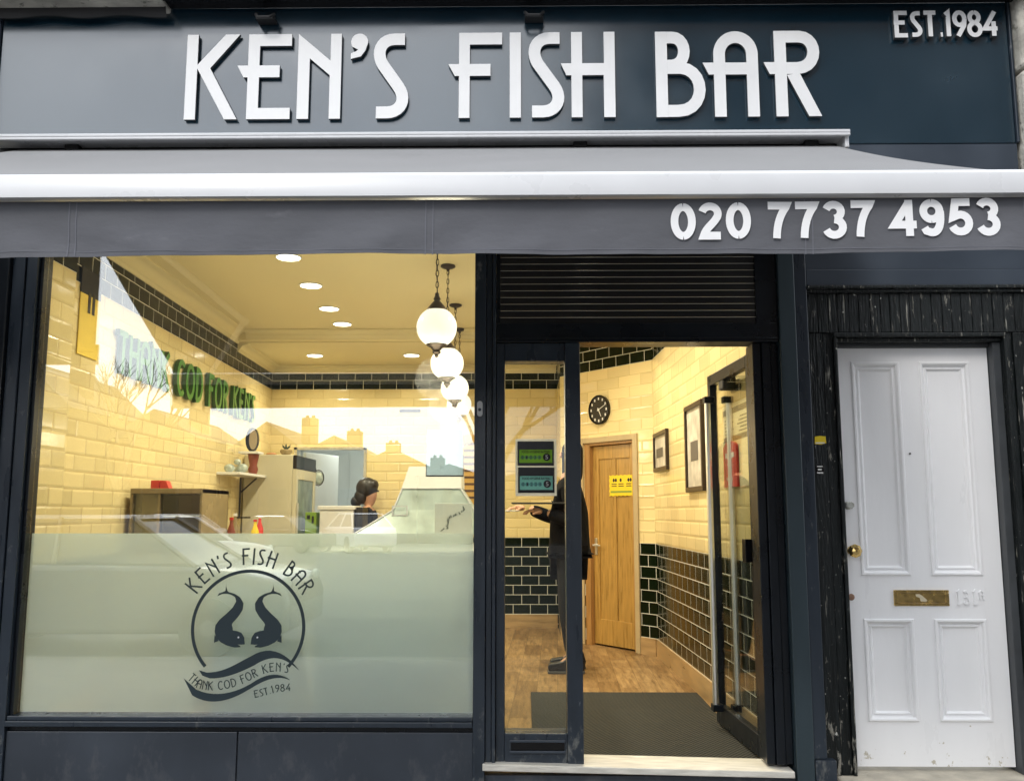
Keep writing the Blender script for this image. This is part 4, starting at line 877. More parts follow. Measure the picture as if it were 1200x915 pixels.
spk = thing('wall_sensor', 'small black wall mounted sensor above the price list', 'sensor', rpoint(2.9, 0, 2.15)); t = MB(); t.obox(RW, ru, rn, 2.80, 2.98, .0, .02, 2.12, 2.16); t.obox(RW, ru, rn, 2.84, 2.94, .02, .10, 2.13, 2.22); t.build('case', M['black'], spk, bevel=.008)

mt = tag(MB().box(.04, 1.20, 4.80, 6.57, .1505, .162).build('door_mat', M['mat']), 'dark ribbed entrance mat just inside the doorway', 'mat')

# downlights
def downlight(x, y, z, label, grp='recessed ceiling downlights', first=[None]):
    if first[0] is None:
        t = thing('ceiling_light', label, 'ceiling light', (x, y, z), grp)
        MB().lathe([(.082, -.001), (.092, -.001), (.092, -.007), (.082, -.009)], (x, y, z), 'z', 32).build('ring', M['white_panel'], t, smooth=True)
        MB().lathe([(.080, -.001), (.080, -.0105)], (x, y, z), 'z', 32).build('diffuser', M['lamp_disc'], t)
        L = bpy.data.lights.new('lamp', 'AREA'); L.shape = 'DISK'; L.size = .15; L.energy = 11; L.spread = R(150); L.color = (1, .89, .66); lo = bpy.data.objects.new('lamp', L); COL.objects.link(lo); lo.parent = t; lo.location = (0, 0, -.014)
        first[0] = t
    else:
        t = copy_tree(first[0]); t.location = (x, y, z); t['label'] = label
    return t
W_ = ['first', 'second', 'third', 'fourth']
for i, (x, y) in enumerate(((-1.64, 6.09), (-1.67, 6.88), (-1.70, 7.69), (-1.715, 8.34))): downlight(x, y, 3.17, '%s ceiling downlight from the window in the left row' % W_[i])
downlight(-2.23, 9.46, 3.065, 'left ceiling downlight on the lower strip above the back wall'); downlight(-1.20, 9.46, 3.065, 'right ceiling downlight on the lower strip above the back wall')
for i, (x, y) in enumerate(((.44, 6.05), (.43, 6.85), (.45, 7.65))): downlight(x, y, 3.17, '%s ceiling downlight from the front, seen through the door louvre' % W_[i])
downlight(-1.60, 5.3, 3.17, 'ceiling downlight hidden just behind the awning near the window'); downlight(.45, 5.25, 3.17, 'ceiling downlight over the doorway behind the louvre')

# globe pendants
def pendant(x, y, zc, lab, n):
    t = thing('globe_pendant', lab, 'pendant lamp', (x, y, zc), 'globe pendant lamps hanging in a row'); r = .118
    MB().sphere((x, y, zc), r).build('globe', M['globe'], t, smooth=True)
    MB().lathe([(.012, .205), (.014, .185), (.022, .170), (.016, .160), (.030, .145), (.052, .118), (.060, .104), (.060, .098)], (x, y, zc), 'z', 24).build('gallery', M['bronze'], t, smooth=True)
    MB().lathe([(.062, -.098), (.060, -.106), (.036, -.120), (.020, -.138), (.026, -.146), (.020, -.155), (.010, -.160), (.013, -.168), (.003, -.178)], (x, y, zc), 'z', 24).build('finial', M['bronze'], t, smooth=True)
    MB().lathe([(.052, 3.169 - zc), (.055, 3.158 - zc), (.040, 3.148 - zc), (.012, 3.140 - zc), (.010, 3.125 - zc)], (x, y, zc), 'z', 24).build('ceiling_rose', M['bronze'], t, smooth=True)
    ch = MB(); z = zc + .205; k = 0
    while z < 3.13:
        a = k % 2; pts = []
        for q in range(13):
            tt = 2 * PI * q / 12; w = .0085 * math.cos(tt); h = .021 * math.sin(tt); pts.append((x + (w if a else 0), y + (0 if a else w), z + .017 + h))
        ch.tube(pts, .0026, 5); z += .034; k += 1
    ch.tube([(x + .004, y, zc + .2), (x - .006, y, (zc + 3.13) / 2), (x + .003, y, 3.13)], .002, 5)
    ch.build('chain', M['bronze'], t, smooth=True)
    L = bpy.data.lights.new('lamp', 'POINT'); L.energy = 5; L.shadow_soft_size = r + .01; L.color = (1, .90, .68); lo = bpy.data.objects.new('lamp', L); COL.objects.link(lo); lo.parent = t; lo.location = (0, 0, -.30)
for i, (x, y, z) in enumerate(((-.512, 5.18, 2.478), (-.549, 6.33, 2.455), (-.589, 7.57, 2.447), (-.627, 8.60, 2.432))):
    pendant(x, y, z, ['nearest and largest looking white globe pendant behind the window', 'second white globe pendant from the window', 'third white globe pendant from the window', 'farthest white globe pendant, last of the row'][i], i)

# green wall lettering on the left wall
wl = thing('wall_lettering', "raised green letters reading THANK COD FOR KEN'S on the yellow tiled left wall", 'lettering', (-2.75, 7.4, 2.33))
lu = Vector((-.185, 5.08)).normalized(); ln = Vector((lu.y, -lu.x)); s_ = .285; x = 0
tot = sum(LIGHT[c][1] + .12 for c in "THANK COD FOR KEN'S"); kx = 3.52 / tot
for c in "THANK COD FOR KEN'S":
    paths, adv = LIGHT[c]
    if paths:
        mb = MB()
        for i, pth in enumerate(paths):
            mb.prism(stroke_poly(pth, .15), lambda a, b, d: (-2.70 + lu.x * (.74 + (x + a) * kx) + ln.x * d, 5.12 + lu.y * (.74 + (x + a) * kx) + ln.y * d, 2.325 + b * s_), .045 + i * .0008, .012, 0, 1)
        mb.build('letter', [M['green_letter'], M['green_side']], wl)
    x += adv + .12

# yellow hanging banner on left wall near the window
ban = thing('banner', 'tall yellow poster with black top edge on the left wall near the window', 'banner', (-2.70, 5.5, 2.36))
MB().obox((-2.70, 5.12), lu, ln, .22, .50, .004, .010, 2.36, 2.74).build('sheet', M['banner'], ban); MB().obox((-2.70, 5.12), lu, ln, .22, .50, .004, .0105, 2.742, 2.90).build('top_strip', M['black'], ban)
t = MB(); t.obox((-2.70, 5.12), lu, ln, .32, .355, .0112, .013, 2.63, 2.76); t.obox((-2.70, 5.12), lu, ln, .38, .415, .0112, .013, 2.63, 2.76); t.build('print', M['black_gloss'], ban)

# counters and appliances behind the frosted film
def counter(label, x0, x1, y0, y1, z1, mtop, mbody, name='counter'):
    t = thing(name, label, 'counter', ((x0 + x1) / 2, (y0 + y1) / 2, .15))
    MB().box(x0, x1, y0, y1, z1 - .04, z1).build('worktop', mtop, t, bevel=.005); b = MB().box(x0 + .02, x1 - .02, y0 + .02, y1 - .02, .25, z1 - .041).build('body', mbody, t, bevel=.004)
    MB().box(x0 + .05, x1 - .05, y0 + .06, y1 - .04, .15, .249).build('plinth', M['black'], t)
    n = max(1, int((x1 - x0) / .5)); w = (x1 - x0 - .04) / n
    for i in range(n): MB().box(x0 + .025 + i * w, x0 + .015 + (i + 1) * w, y0 + .008, y0 + .0195, .27, z1 - .06).build('door', mbody, t, bevel=.003)
    return t
counter('white worktop along the left wall under the heated cabinet', -2.70, -2.12, 5.95, 8.1, 1.10, M['white_panel'], M['grey_panel'])
counter('white service counter glimpsed through the frosted film behind the logo', -1.66, -1.20, 4.84, 5.35, 1.10, M['white_panel'], M['white_panel'])
# frying range with canopy
rg = thing('frying_range', 'grey green frying range with flared canopy behind the right part of the window', 'frying range', (-.75, 6.2, .15))
MB().box(-1.14, -.22, 4.98, 6.40, .25, 1.165).build('body', M['range_body'], rg, bevel=.01); MB().box(-1.10, -.26, 5.05, 6.36, .15, .249).build('plinth', M['black'], rg)
MB().box(-1.16, -.20, 4.96, 6.42, 1.166, 1.20).build('worktop', M['steel'], rg, bevel=.004)
sk_ = MB()
lo_ = [(-1.19, 6.30, 1.255), (-.33, 6.30, 1.255), (-.33, 6.85, 1.255), (-1.19, 6.85, 1.255)]; mi_ = [(-.925, 6.40, 1.425), (-.355, 6.40, 1.425), (-.355, 6.82, 1.425), (-.925, 6.82, 1.425)]; up_ = [(-.87, 6.46, 1.578), (-.455, 6.46, 1.578), (-.455, 6.80, 1.578), (-.87, 6.80, 1.578)]
sk_.add(lo_ + mi_ + up_, [(0, 1, 2, 3)] + [(a + i, a + (i + 1) % 4, a + 4 + (i + 1) % 4, a + 4 + i) for a in (0, 4) for i in range(4)] + [(8, 9, 10, 11)]); sk_.build('canopy', M['range'], rg)
tp = MB(); b_ = [(-.875, 6.455, 1.579), (-.450, 6.455, 1.579), (-.450, 6.80, 1.579), (-.875, 6.80, 1.579)]; t_ = [(-.83, 6.50, 1.735), (-.455, 6.50, 1.735), (-.455, 6.78, 1.735), (-.83, 6.78, 1.735)]
tp.add(b_ + t_, [(0, 1, 2, 3), (4, 5, 6, 7)] + [(i, (i + 1) % 4, 4 + (i + 1) % 4, 4 + i) for i in range(4)]); tp.build('canopy_top', M['white_panel'], rg)
tr = MB(); 
for a, b in zip(lo_[:2] + [mi_[1]], mi_[:1] * 0 + lo_[1:2] * 0 or []): pass
for chain_ in ([lo_[0], mi_[0], up_[0]], [lo_[1], mi_[1], up_[1]]): tr.tube([(p[0], p[1] - .004, p[2]) for p in chain_], .006, 6)
tr.tube([(up_[0][0], up_[0][1] - .006, up_[0][2]), (up_[1][0], up_[1][1] - .006, up_[1][2])], .005, 6)
tr.build('edge_strip', M['white_gloss'], rg)
for x0, x1, z0, z1 in ((-.93, -.82, 1.385, 1.455),): 
    f = MB(); y = 6.372; f.box(x0, x1, y, y + .01, z0, z0 + .008); f.box(x0, x1, y, y + .01, z1 - .008, z1); f.box(x0, x0 + .008, y, y + .01, z0 + .008, z1 - .008); f.box(x1 - .008, x1, y, y + .01, z0 + .008, z1 - .008); f.build('gauge_frame', M['white_gloss'], rg)
lfp = thing('leaf_picture', 'pale panel with drawn leaf sprig standing on the frying range', 'picture', (-.49, 6.3, 1.201))
MB().box(-.615, -.36, 6.235, 6.255, 1.2005, 1.47).build('panel', mat('pale_grey_board', (.52, .57, .54), .5), lfp, bevel=.003)
lv_ = MB(); random.seed(3)
for i in range(26):
    t = i / 25; cx_ = -.575 + .15 * t + .02 * math.sin(t * 9); cz_ = 1.28 + .15 * t; a = random.uniform(.2, 2.6); L_ = random.uniform(.014, .026)
    lv_.prism([(cx_, cz_), (cx_ + L_ * .5 * math.cos(a + .4), cz_ + L_ * .5 * math.sin(a + .4)), (cx_ + L_ * math.cos(a), cz_ + L_ * math.sin(a)), (cx_ + L_ * .5 * math.cos(a - .4), cz_ + L_ * .5 * math.sin(a - .4))], pl, 6.2345, 6.2335 - .00005 * i)
lv_.build('leaf_drawing', mat('drawn_leaf', (.07, .09, .08), .6), lfp)

# heated glass cabinet on the left worktop
hc = thing('heated_cabinet', 'brown glazed heated display cabinet on the left worktop', 'cabinet', (-2.46, 6.5, 1.10))
h = MB(); h.box(-2.70, -2.685, 6.2, 6.75, 1.101, 1.57); h.box(-2.22, -2.205, 6.2, 6.75, 1.101, 1.57); h.box(-2.70, -2.205, 6.74, 6.75, 1.101, 1.57, 1); h.box(-2.685, -2.22, 6.21, 6.74, 1.101, 1.13, 1); h.box(-2.51, -2.495, 6.20, 6.22, 1.13, 1.54); h.build('shell', [M['brown_glass'], M['brown_light']], hc)
MB().box(-2.70, -2.205, 6.19, 6.75, 1.535, 1.572).build('top', M['brown_glass'], hc, bevel=.006)
h = MB(); h.box(-2.68, -2.515, 6.24, 6.245, 1.131, 1.534); h.build('sliding_panel', M['brown_glass'], hc)
h = MB(); h.box(-2.684, -2.221, 6.22, 6.223, 1.131, 1.534); h.build('pane', M['glass_door'], hc)
for z_ in (1.25, 1.38): MB().box(-2.49, -2.222, 6.25, 6.73, z_, z_ + .008).build('rack', M['steel'], hc)
rbx = thing('red_box', 'small red carton on top of the heated cabinet', 'box', (-2.5, 6.3, 1.572)); MB().box(-2.585, -2.530, 6.25, 6.33, 1.573, 1.628).build('carton', M['red'], rbx); MB().prism([(-2.525, 1.573), (-2.462, 1.573), (-2.485, 1.626), (-2.525, 1.628)], pl, 6.26, 6.33).build('carton_flap', M['red'], rbx)
pr_ = thing('paper_roll_holder', 'brown wall holder with white paper roll beside the heated cabinet', 'dispenser', (-2.6, 7.3, 1.43)); h = MB(); h.box(-2.78, -2.46, 7.28, 7.40, 1.535, 1.56); h.box(-2.78, -2.46, 7.28, 7.40, 1.42, 1.44); h.box(-2.78, -2.50, 7.38, 7.40, 1.44, 1.535); h.build('bracket', M['brown_glass'], pr_, bevel=.004); MB().lathe([(.014, -.0), (.042, -.0), (.042, .10), (.014, .10)], (-2.53, 7.33, 1.488), 'x', 20).build('roll', M['paper'], pr_, smooth=True)

def bottle(x, y, h, col, capc, label):
    t = thing('sauce_bottle', label, 'bottle', (x, y, 1.10), 'bottles on the left worktop')
    MB().lathe([(.028, 0), (.032, .01), (.032, h * .6), (.014, h * .8), (.012, h * .93)], (x, y, 1.1005), 'z', 18).build('body', col, t, smooth=True)
    MB().lathe([(.016, h * .93), (.016, h)], (x, y, 1.1005), 'z', 14).build('cap', capc, t)
bottle(-2.24, 6.95, .27, M['red_brown'], M['red'], 'brown sauce bottle with red cap at the near end of the left worktop'); bottle(-2.30, 7.22, .30, M['brown_glass'], M['white_panel'], 'tall brown vinegar bottle with white cap on the left worktop')
bottle(-2.22, 7.50, .25, M['yellow'], M['red'], 'yellow squeeze bottle with red cap on the left worktop'); bottle(-2.27, 7.80, .28, M['red'], M['white_panel'], 'red squeeze bottle with white cap at the far end of the left worktop')
# wall shelf with clutter
sh = thing('wall_shelf', 'white wall shelf on a black bracket holding glassware', 'shelf', (-2.7, 8.7, 1.75)); MB().box(-2.815, -2.60, 8.25, 9.15, 1.752, 1.775).build('board', M['white_panel'], sh, bevel=.003)
h = MB(); h.tube([(-2.82, 8.98, 1.75), (-2.82, 8.98, 1.36)], .010, 8); h.tube([(-2.82, 8.98, 1.60), (-2.66, 8.98, 1.745)], .008, 8); h.box(-2.83, -2.72, 8.94, 9.02, 1.35, 1.365); h.build('bracket', M['black'], sh)
gw = thing('glassware', 'heap of wrapped glass bowls on the wall shelf', 'bowls', (-2.7, 8.5, 1.776)); h = MB()
for i, (a, b, c_, r) in enumerate(((-2.74, 8.38, 1.815, .05), (-2.66, 8.5, 1.82, .055), (-2.73, 8.62, 1.815, .045), (-2.68, 8.42, 1.875, .035))): MB().sphere((a, b, c_), r, 14, 8, (1, 1, .8)).build('bowl', M['pale_glass'], gw, smooth=True)
cu_ = tag(MB().lathe([(.035, 0), (.05, .05), (.035, .09), (.05, .16), (.055, .20)], (-2.67, 8.88, 1.776), 'z', 18).build('red_vase', M['red_brown'], smooth=True), 'red brown waisted vase at the end of the wall shelf', 'vase')
wb = tag(MB().box(-2.79, -2.60, 8.78, 8.98, 1.977, 1.999).build('white_tray', M['white_panel'], bevel=.003), 'small white tray lying on top of the red brown vase', 'tray')
bs = thing('oval_mirror', 'black rimmed oval mirror standing on the white tray', 'mirror', (-2.69, 8.87, 2.0)); f = lambda a, b, d: (-2.69 + a, 8.87 + a * .5 + d, 2.12 + b); MB().prism([(.055 * math.cos(2 * PI * i / 28), .12 * math.sin(2 * PI * i / 28)) for i in range(28)], f, 0, .04).build('rim', M['black_gloss'], bs); MB().prism([(.012 + .036 * math.cos(2 * PI * i / 28), .10 * math.sin(2 * PI * i / 28)) for i in range(28)], f, -.003, -.0005).build('mirror_face', mat('tan_mirror', (.35, .27, .15), .3), bs)

# upright fridge, door facing right
fr = thing('upright_fridge', 'tall cream drinks fridge with glass door against the back corner', 'fridge', (-2.55, 9.5, .15))
MB().box(-2.83, -2.335, 9.10, 9.95, .20, 1.985).build('body', M['cream_metal'], fr, bevel=.008); MB().box(-2.81, -2.36, 9.12, 9.93, .15, .199).build('foot', M['black'], fr)
h = MB(); h.box(-2.333, -2.295, 9.10, 9.18, .22, 1.84); h.box(-2.333, -2.295, 9.87, 9.95, .22, 1.84); h.box(-2.333, -2.295, 9.181, 9.869, .22, .34); h.box(-2.333, -2.295, 9.181, 9.869, 1.74, 1.84); dfo = h.build('door', M['cream_metal'], fr, bevel=.004)
MB().box(-2.333, -2.297, 9.10, 9.95, 1.845, 1.98).build('header', M['black_gloss'], fr, bevel=.004); MB().box(-2.33, -2.305, 9.182, 9.868, .341, 1.739).build('pane', mat('fridge_glass', (.22, .27, .22), .12, noise=.3, nscale=6), dfo)
MB().tube([(-2.285, 9.14, 1.0), (-2.285, 9.14, 1.5)], .010, 8).build('handle', M['steel'], dfo)
bw = thing('plant_bowl', 'brown bowl with small dark plant on top of the fridge', 'plant pot', (-2.46, 9.3, 1.985)); MB().lathe([(.03, 0), (.06, .03), (.065, .05), (.055, .065)], (-2.46, 9.3, 1.986), 'z', 20).build('bowl', M['brown_glass'], bw, smooth=True); h = MB()
random.seed(5)
for i in range(14): a = random.uniform(0, 6.28); h.tube([(-2.46, 9.3, 2.05), (-2.46 + .045 * math.cos(a), 9.3 + .045 * math.sin(a), 2.09 + random.uniform(-.02, .02))], [.008, .002], 5)
h.build('foliage', M['green_plant'], bw)
tag(MB().sphere((-2.60, 9.25, 1.999), .05, 18, 10, (1.1, 1, .35)).build('clay_dish', M['clay'], smooth=True), 'low orange clay dish on top of the fridge', 'dish')

# kitchen doorway contents
kd = thing('kitchen_door', 'plain white kitchen door standing open beyond the back opening', 'door', (-2.5, 10.9, .15)); MB().obox((-2.55, 10.45), Vector((.28, .96)).normalized(), Vector((.96, -.28)).normalized(), 0, .8, -.02, .02, .16, 2.10).build('leaf', M['white_panel'], kd, bevel=.004)
MB().box(-2.40, -2.385, 10.9, 10.95, 1.0, 1.15).build('handle', M['steel'], kd)
sv = thing('hanging_sieve', 'round wire sieve hanging in the kitchen opening', 'sieve', (-2.30, 10.10, 1.84)); h = MB(); c0 = (-2.305, 10.12, 1.83); h.tube([(c0[0] + .06 * math.cos(2 * PI * i / 20), c0[1], c0[2] - .04 + .085 * math.sin(2 * PI * i / 20)) for i in range(21)], .006, 6); h.tube([(c0[0] - .03, c0[1], c0[2] + .04), (c0[0] - .06, c0[1], c0[2] + .16)], .007, 6); h.build('rim', M['black'], sv); MB().sphere((c0[0], c0[1] + .02, c0[2] - .04), .058, 16, 10, (1, .5, 1.3)).build('mesh_bowl', M['pale_glass'], sv, smooth=True)
kc = counter('white cupboard in front of the kitchen opening where a person stands', -2.12, -1.73, 9.30, 9.65, 1.475, M['white_panel'], M['white_panel'], 'cupboard'); kc['category'] = 'cupboard'
tag(MB().box(-1.725, -1.66, 9.32, 9.64, .16, 1.46).build('black_panel', M['black'], bevel=.003), 'narrow black upright panel beside the white cupboard', 'panel')
gbx = thing('green_cartons', 'lime green cartons beside the white cupboard', 'carton', (-2.2, 9.4, .15)); MB().box(-2.255, -2.14, 9.35, 9.6, .16, 1.41).build('carton_stack', M['lime_box'], gbx, bevel=.004)
h = MB(); h.box(-2.235, -2.205, 9.345, 9.3495, 1.34, 1.38); h.box(-2.185, -2.165, 9.345, 9.3495, 1.30, 1.37); h.build('print', M['black'], gbx)
tag(MB().box(-1.42, -1.18, 10.185, 10.199, 2.535, 2.565).build('wall_sign', M['black_gloss'], bevel=.002), 'thin dark sign strip high on the back wall', 'sign')
bp_ = thing('blue_notice', 'pale blue framed notice fixed inside the window glass', 'notice', (-.41, 4.65, 1.59)); MB().box(-.503, -.317, 4.6475, 4.649, 1.598, 1.832).build('sheet', M['blue_paper'], bp_); h = MB(); h.box(-.507, -.313, 4.6472, 4.6495, 1.590, 1.5975); h.box(-.3165, -.313, 4.6472, 4.6495, 1.598, 1.70); h.box(-.507, -.5035, 4.6472, 4.6495, 1.598, 1.66); h.build('border', M['slate'], bp_)

# ================================================================== PEOPLE
def skin_mesh(name, verts, edges, radii, m, parent, sub=2, root=0):
    off = parent_loc(parent); me = bpy.data.meshes.new(name); me.from_pydata([Vector(v) - off for v in verts], edges, []); me.materials.append(m)
    o = bpy.data.objects.new(name, me); COL.objects.link(o); o.parent = parent
    sk = o.modifiers.new('skin', 'SKIN'); sk.use_smooth_shade = True
    if not me.skin_vertices: me.attributes
    for i, r in enumerate(radii): 
        sv_ = me.skin_vertices[0].data[i]; sv_.radius = (r, r) if not isinstance(r, tuple) else r; sv_.use_root = (i == root)
    s = o.modifiers.new('sub', 'SUBSURF'); s.levels = sub; s.render_levels = sub
    return o
def make_skin(name, verts, edges, radii, m, parent, sub=2, root=0):
    # bmesh route: the skin layer must exist before the modifier reads it
    off = parent_loc(parent); bm = bmesh.new(); lay = bm.verts.layers.skin.verify(); vv = []
    for v, r in zip(verts, radii):
        q = bm.verts.new(Vector(v) - off); q[lay].radius = (r, r) if not isinstance(r, tuple) else r; vv.append(q)
    vv[root][lay].use_root = True
    for a, b in edges: bm.edges.new((vv[a], vv[b]))
    me = bpy.data.meshes.new(name); bm.to_mesh(me); bm.free(); me.materials.append(m)
    o = bpy.data.objects.new(name, me); COL.objects.link(o); o.parent = parent
    s0 = o.modifiers.new('skin', 'SKIN'); s0.use_smooth_shade = True; s = o.modifiers.new('sub', 'SUBSURF'); s.levels = sub; s.render_levels = sub
    return o
def hand(parent, w, fwd, side, up, name='hand', s=1.0):
    """palm with four unequal bent fingers and a thumb; w wrist position"""
    w = Vector(w); fwd = Vector(fwd).normalized(); side = Vector(side).normalized(); up = Vector(up).normalized()
    V = [w, w + fwd * .045 * s, w + fwd * .085 * s]; E = [(0, 1), (1, 2)]; Rr = [.024 * s, .030 * s, .026 * s]
    for i, (o_, L_) in enumerate(((-.030, .068), (-.010, .078), (.010, .073), (.028, .056))):
        b = len(V); base = w + fwd * .085 * s + side * o_ * s
        V += [base, base + fwd * L_ * .5 * s - up * .006, base + fwd * L_ * .85 * s - up * .024, base + fwd * L_ * .95 * s - up * .040]; Rr += [.0105 * s, .0095 * s, .0085 * s, .0075 * s]; E += [(2, b), (b, b + 1), (b + 1, b + 2), (b + 2, b + 3)]
    b = len(V); V += [w + fwd * .030 * s - side * .030 * s - up * .006, w + fwd * .062 * s - side * .048 * s - up * .018, w + fwd * .085 * s - side * .046 * s - up * .030]; Rr += [.013 * s, .0105 * s, .009 * s]; E += [(1, b), (b, b + 1), (b + 1, b + 2)]
    return make_skin(name, V, E, Rr, M['skin'], parent, 2, 1)

# customer in profile, facing left, right arm stretched forward
px, py, g0 = .335, 7.5, .15
pc = thing('person', 'person in a black coat standing inside the doorway with one arm held out', 'person', (px, py, g0))
H = lambda x, y, z: (px + x, py + y, g0 + z)
V = [H(.02, 0, .98), H(.02, 0, 1.15), H(.03, 0, 1.35), H(.03, 0, 1.50), H(.05, 0, 1.60), H(.06, 0, 1.67), H(.055, 0, 1.75), H(.06, 0, 1.82),      # 0-7 pelvis..head top
     H(.02, -.10, .92), H(0, -.11, .52), H(.05, -.11, .12), H(-.06, -.11, .05),       # 8-11 near leg
     H(.02, .10, .92), H(.03, .11, .50), H(.07, .11, .12), H(-.03, .11, .05),          # 12-15 far leg
     H(.03, -.19, 1.46), H(.02, -.23, 1.20), H(-.16, -.21, 1.26),                     # 16-18 near arm
     H(.03, .19, 1.46), H(-.07, .22, 1.22), H(-.30, .16, 1.29)]
E_ = [(0, 1), (1, 2), (2, 3), (3, 4), (4, 5), (5, 6), (6, 7), (0, 8), (8, 9), (9, 10), (10, 11), (0, 12), (12, 13), (13, 14), (14, 15), (3, 16), (16, 17), (17, 18), (3, 19), (19, 20), (20, 21)]
Rr = [(.13, .16), (.12, .15), (.13, .17), (.08, .12), .05, .072, .082, .052, .095, .062, .045, .035, .095, .062, .045, .035, .065, .048, .034, .065, .048, .034]
body = make_skin('body', V, E_, Rr, M['skin'], pc)
# coat: thicker layer over torso and arms, flaring to the hip
V2 = [H(.03, 0, .93), H(.03, 0, 1.08), H(.03, 0, 1.30), H(.03, 0, 1.47), H(.02, 0, 1.57), H(.03, -.20, 1.46), H(.04, -.25, 1.18), H(-.15, -.21, 1.255), H(.03, .20, 1.46), H(-.07, .23, 1.20), H(-.29, .165, 1.285)]
coat = make_skin('coat', V2, [(0, 1), (1, 2), (2, 3), (3, 4), (3, 5), (5, 6), (6, 7), (3, 8), (8, 9), (9, 10)], [(.19, .20), (.175, .19), (.155, .19), (.12, .16), .075, .085, .072, .055, .085, .068, .052], M['coat'], pc, 2, 1)
V3 = [H(.02, 0, .95), H(.02, -.10, .88), H(0, -.11, .52), H(.05, -.11, .12), H(.02, .10, .88), H(.03, .11, .50), H(.07, .11, .12)]
make_skin('trousers', V3, [(0, 1), (1, 2), (2, 3), (0, 4), (4, 5), (5, 6)], [(.15, .17), .105, .078, .068, .105, .078, .068], M['navy'], pc, 2, 0)
make_skin('hood', [H(.055, 0, 1.50), H(.065, 0, 1.66), H(.06, 0, 1.78), H(.045, 0, 1.85)], [(0, 1), (1, 2), (2, 3)], [.085, .095, .098, .065], M['coat'], pc, 2, 1)
for yy, xo in ((-.11, .03), (.11, .05)):
    m1 = MB(); m1.prism([(.10, .0), (.11, .04), (.09, .11), (-.02, .11), (-.07, .07), (-.17, .055), (-.185, .03), (-.18, 0)], lambda a, b, d: (px + xo + a, py + yy + d, g0 + .022 + b), -.045, .045); so_ = m1.build('shoe', M['shoe'], pc, bevel=.018, smooth=True, seg=3)
    m1 = MB(); m1.prism([(.105, 0), (.108, .021), (-.185, .021), (-.185, 0)], lambda a, b, d: (px + xo + a, py + yy + d, g0 + .0005 + b), -.048, .048); m1.build('sole', M['sole'], so_, bevel=.005)
face = MB(); face.sphere(H(-.02, -.035, 1.745), .012, 10, 8); face.sphere(H(-.02, .035, 1.745), .012, 10, 8); face.build('eyes', M['black'], pc, smooth=True)
make_skin('nose', [H(-.022, 0, 1.755), H(-.040, 0, 1.72), H(-.028, 0, 1.705)], [(0, 1), (1, 2)], [.010, .014, .010], M['skin'], pc, 2, 0)
hand(pc, H(-.33, .16, 1.295), (-1, -.1, .05), (0, 1, 0), (0, 0, 1)); hand(pc, H(-.19, -.21, 1.265), (-1, .15, .1), (0, 1, 0), (0, 0, 1))
pap = tag(MB().obox((px - .52, py + .02), (1, 0), (0, 1), 0, .14, 0, .12, 1.418, 1.426).build('paper_packet', M['paper'], bevel=.001), 'small white paper packet held out by the person in black', 'packet')
try_ = tag(MB().box(px - .44, px + .02, py - .30, py - .02, 1.475, 1.487).build('dark_folder', M['black'], bevel=.003), 'flat dark folder resting on the forearm of the person in black', 'folder')

# person in the kitchen, head and shoulders turned right
qx, qy = -1.71, 9.95
pk = thing('person', 'person with dark tied-up hair and black top standing at the kitchen opening', 'person', (qx, qy, .15))
H = lambda x, y, z: (qx + x, qy + y, .15 + z)
V = [H(0, 0, .88), H(0, 0, 1.05), H(0, 0, 1.22), H(0, 0, 1.32), H(.015, 0, 1.40), H(.02, 0, 1.47), H(.01, 0, 1.55),
     H(0, -.09, .82), H(0, -.10, .46), H(0, -.10, .08), H(.10, -.10, .04), H(0, .09, .82), H(0, .10, .46), H(0, .10, .08), H(.10, .10, .04),
     H(0, -.16, 1.27), H(.02, -.20, 1.03), H(.16, -.16, .98), H(0, .16, 1.27), H(.02, .20, 1.03), H(.16, .16, .98)]
make_skin('body', V, [(0, 1), (1, 2), (2, 3), (3, 4), (4, 5), (5, 6), (0, 7), (7, 8), (8, 9), (9, 10), (0, 11), (11, 12), (12, 13), (13, 14), (2, 15), (15, 16), (16, 17), (2, 18), (18, 19), (19, 20)], [(.11, .14), (.10, .13), (.11, .14), .055, .075, .088, .06, .085, .055, .04, .03, .085, .055, .04, .03, .06, .042, .03, .06, .042, .03], M['skin'], pk)
make_skin('top', [H(0, 0, .80), H(0, 0, 1.05), H(0, 0, 1.22), H(0, 0, 1.31), H(0, -.17, 1.26), H(.02, -.21, 1.03), H(.10, -.18, 1.0), H(0, .17, 1.26), H(.02, .21, 1.03), H(.10, .18, 1.0)], [(0, 1), (1, 2), (2, 3), (2, 4), (4, 5), (5, 6), (2, 7), (7, 8), (8, 9)], [(.145, .165), (.125, .15), (.13, .16), .07, .075, .06, .05, .075, .06, .05], M['coat'], pk, 2, 1)
make_skin('trousers', [H(0, 0, .85), H(0, -.09, .78), H(0, -.10, .46), H(0, -.10, .08), H(0, .09, .78), H(0, .10, .46), H(0, .10, .08)], [(0, 1), (1, 2), (2, 3), (0, 4), (4, 5), (5, 6)], [.14, .10, .07, .055, .10, .07, .055], M['navy'], pk)
hr = MB(); hr.sphere(H(-.02, 0, 1.52), .120, 22, 14, (1.0, .92, 1.0)); hr.sphere(H(.045, 0, 1.555), .075, 18, 12, (.85, 1.15, .85)); hr.sphere(H(-.07, 0, 1.43), .09, 18, 12, (1, 1, .95)); hr.sphere(H(-.135, 0, 1.375), .062, 16, 10); hr.build('hair', M['hair'], pk, smooth=True)
f_ = MB(); f_.sphere(H(.10, -.035, 1.49), .011, 10, 8); f_.sphere(H(.10, .035, 1.49), .011, 10, 8); f_.build('eyes', M['black'], pk, smooth=True)
hand(pk, H(.18, -.16, .975), (1, .1, -.1), (0, 1, 0), (0, 0, 1), s=.9); hand(pk, H(.18, .16, .975), (1, -.1, -.1), (0, 1, 0), (0, 0, 1), s=.9)
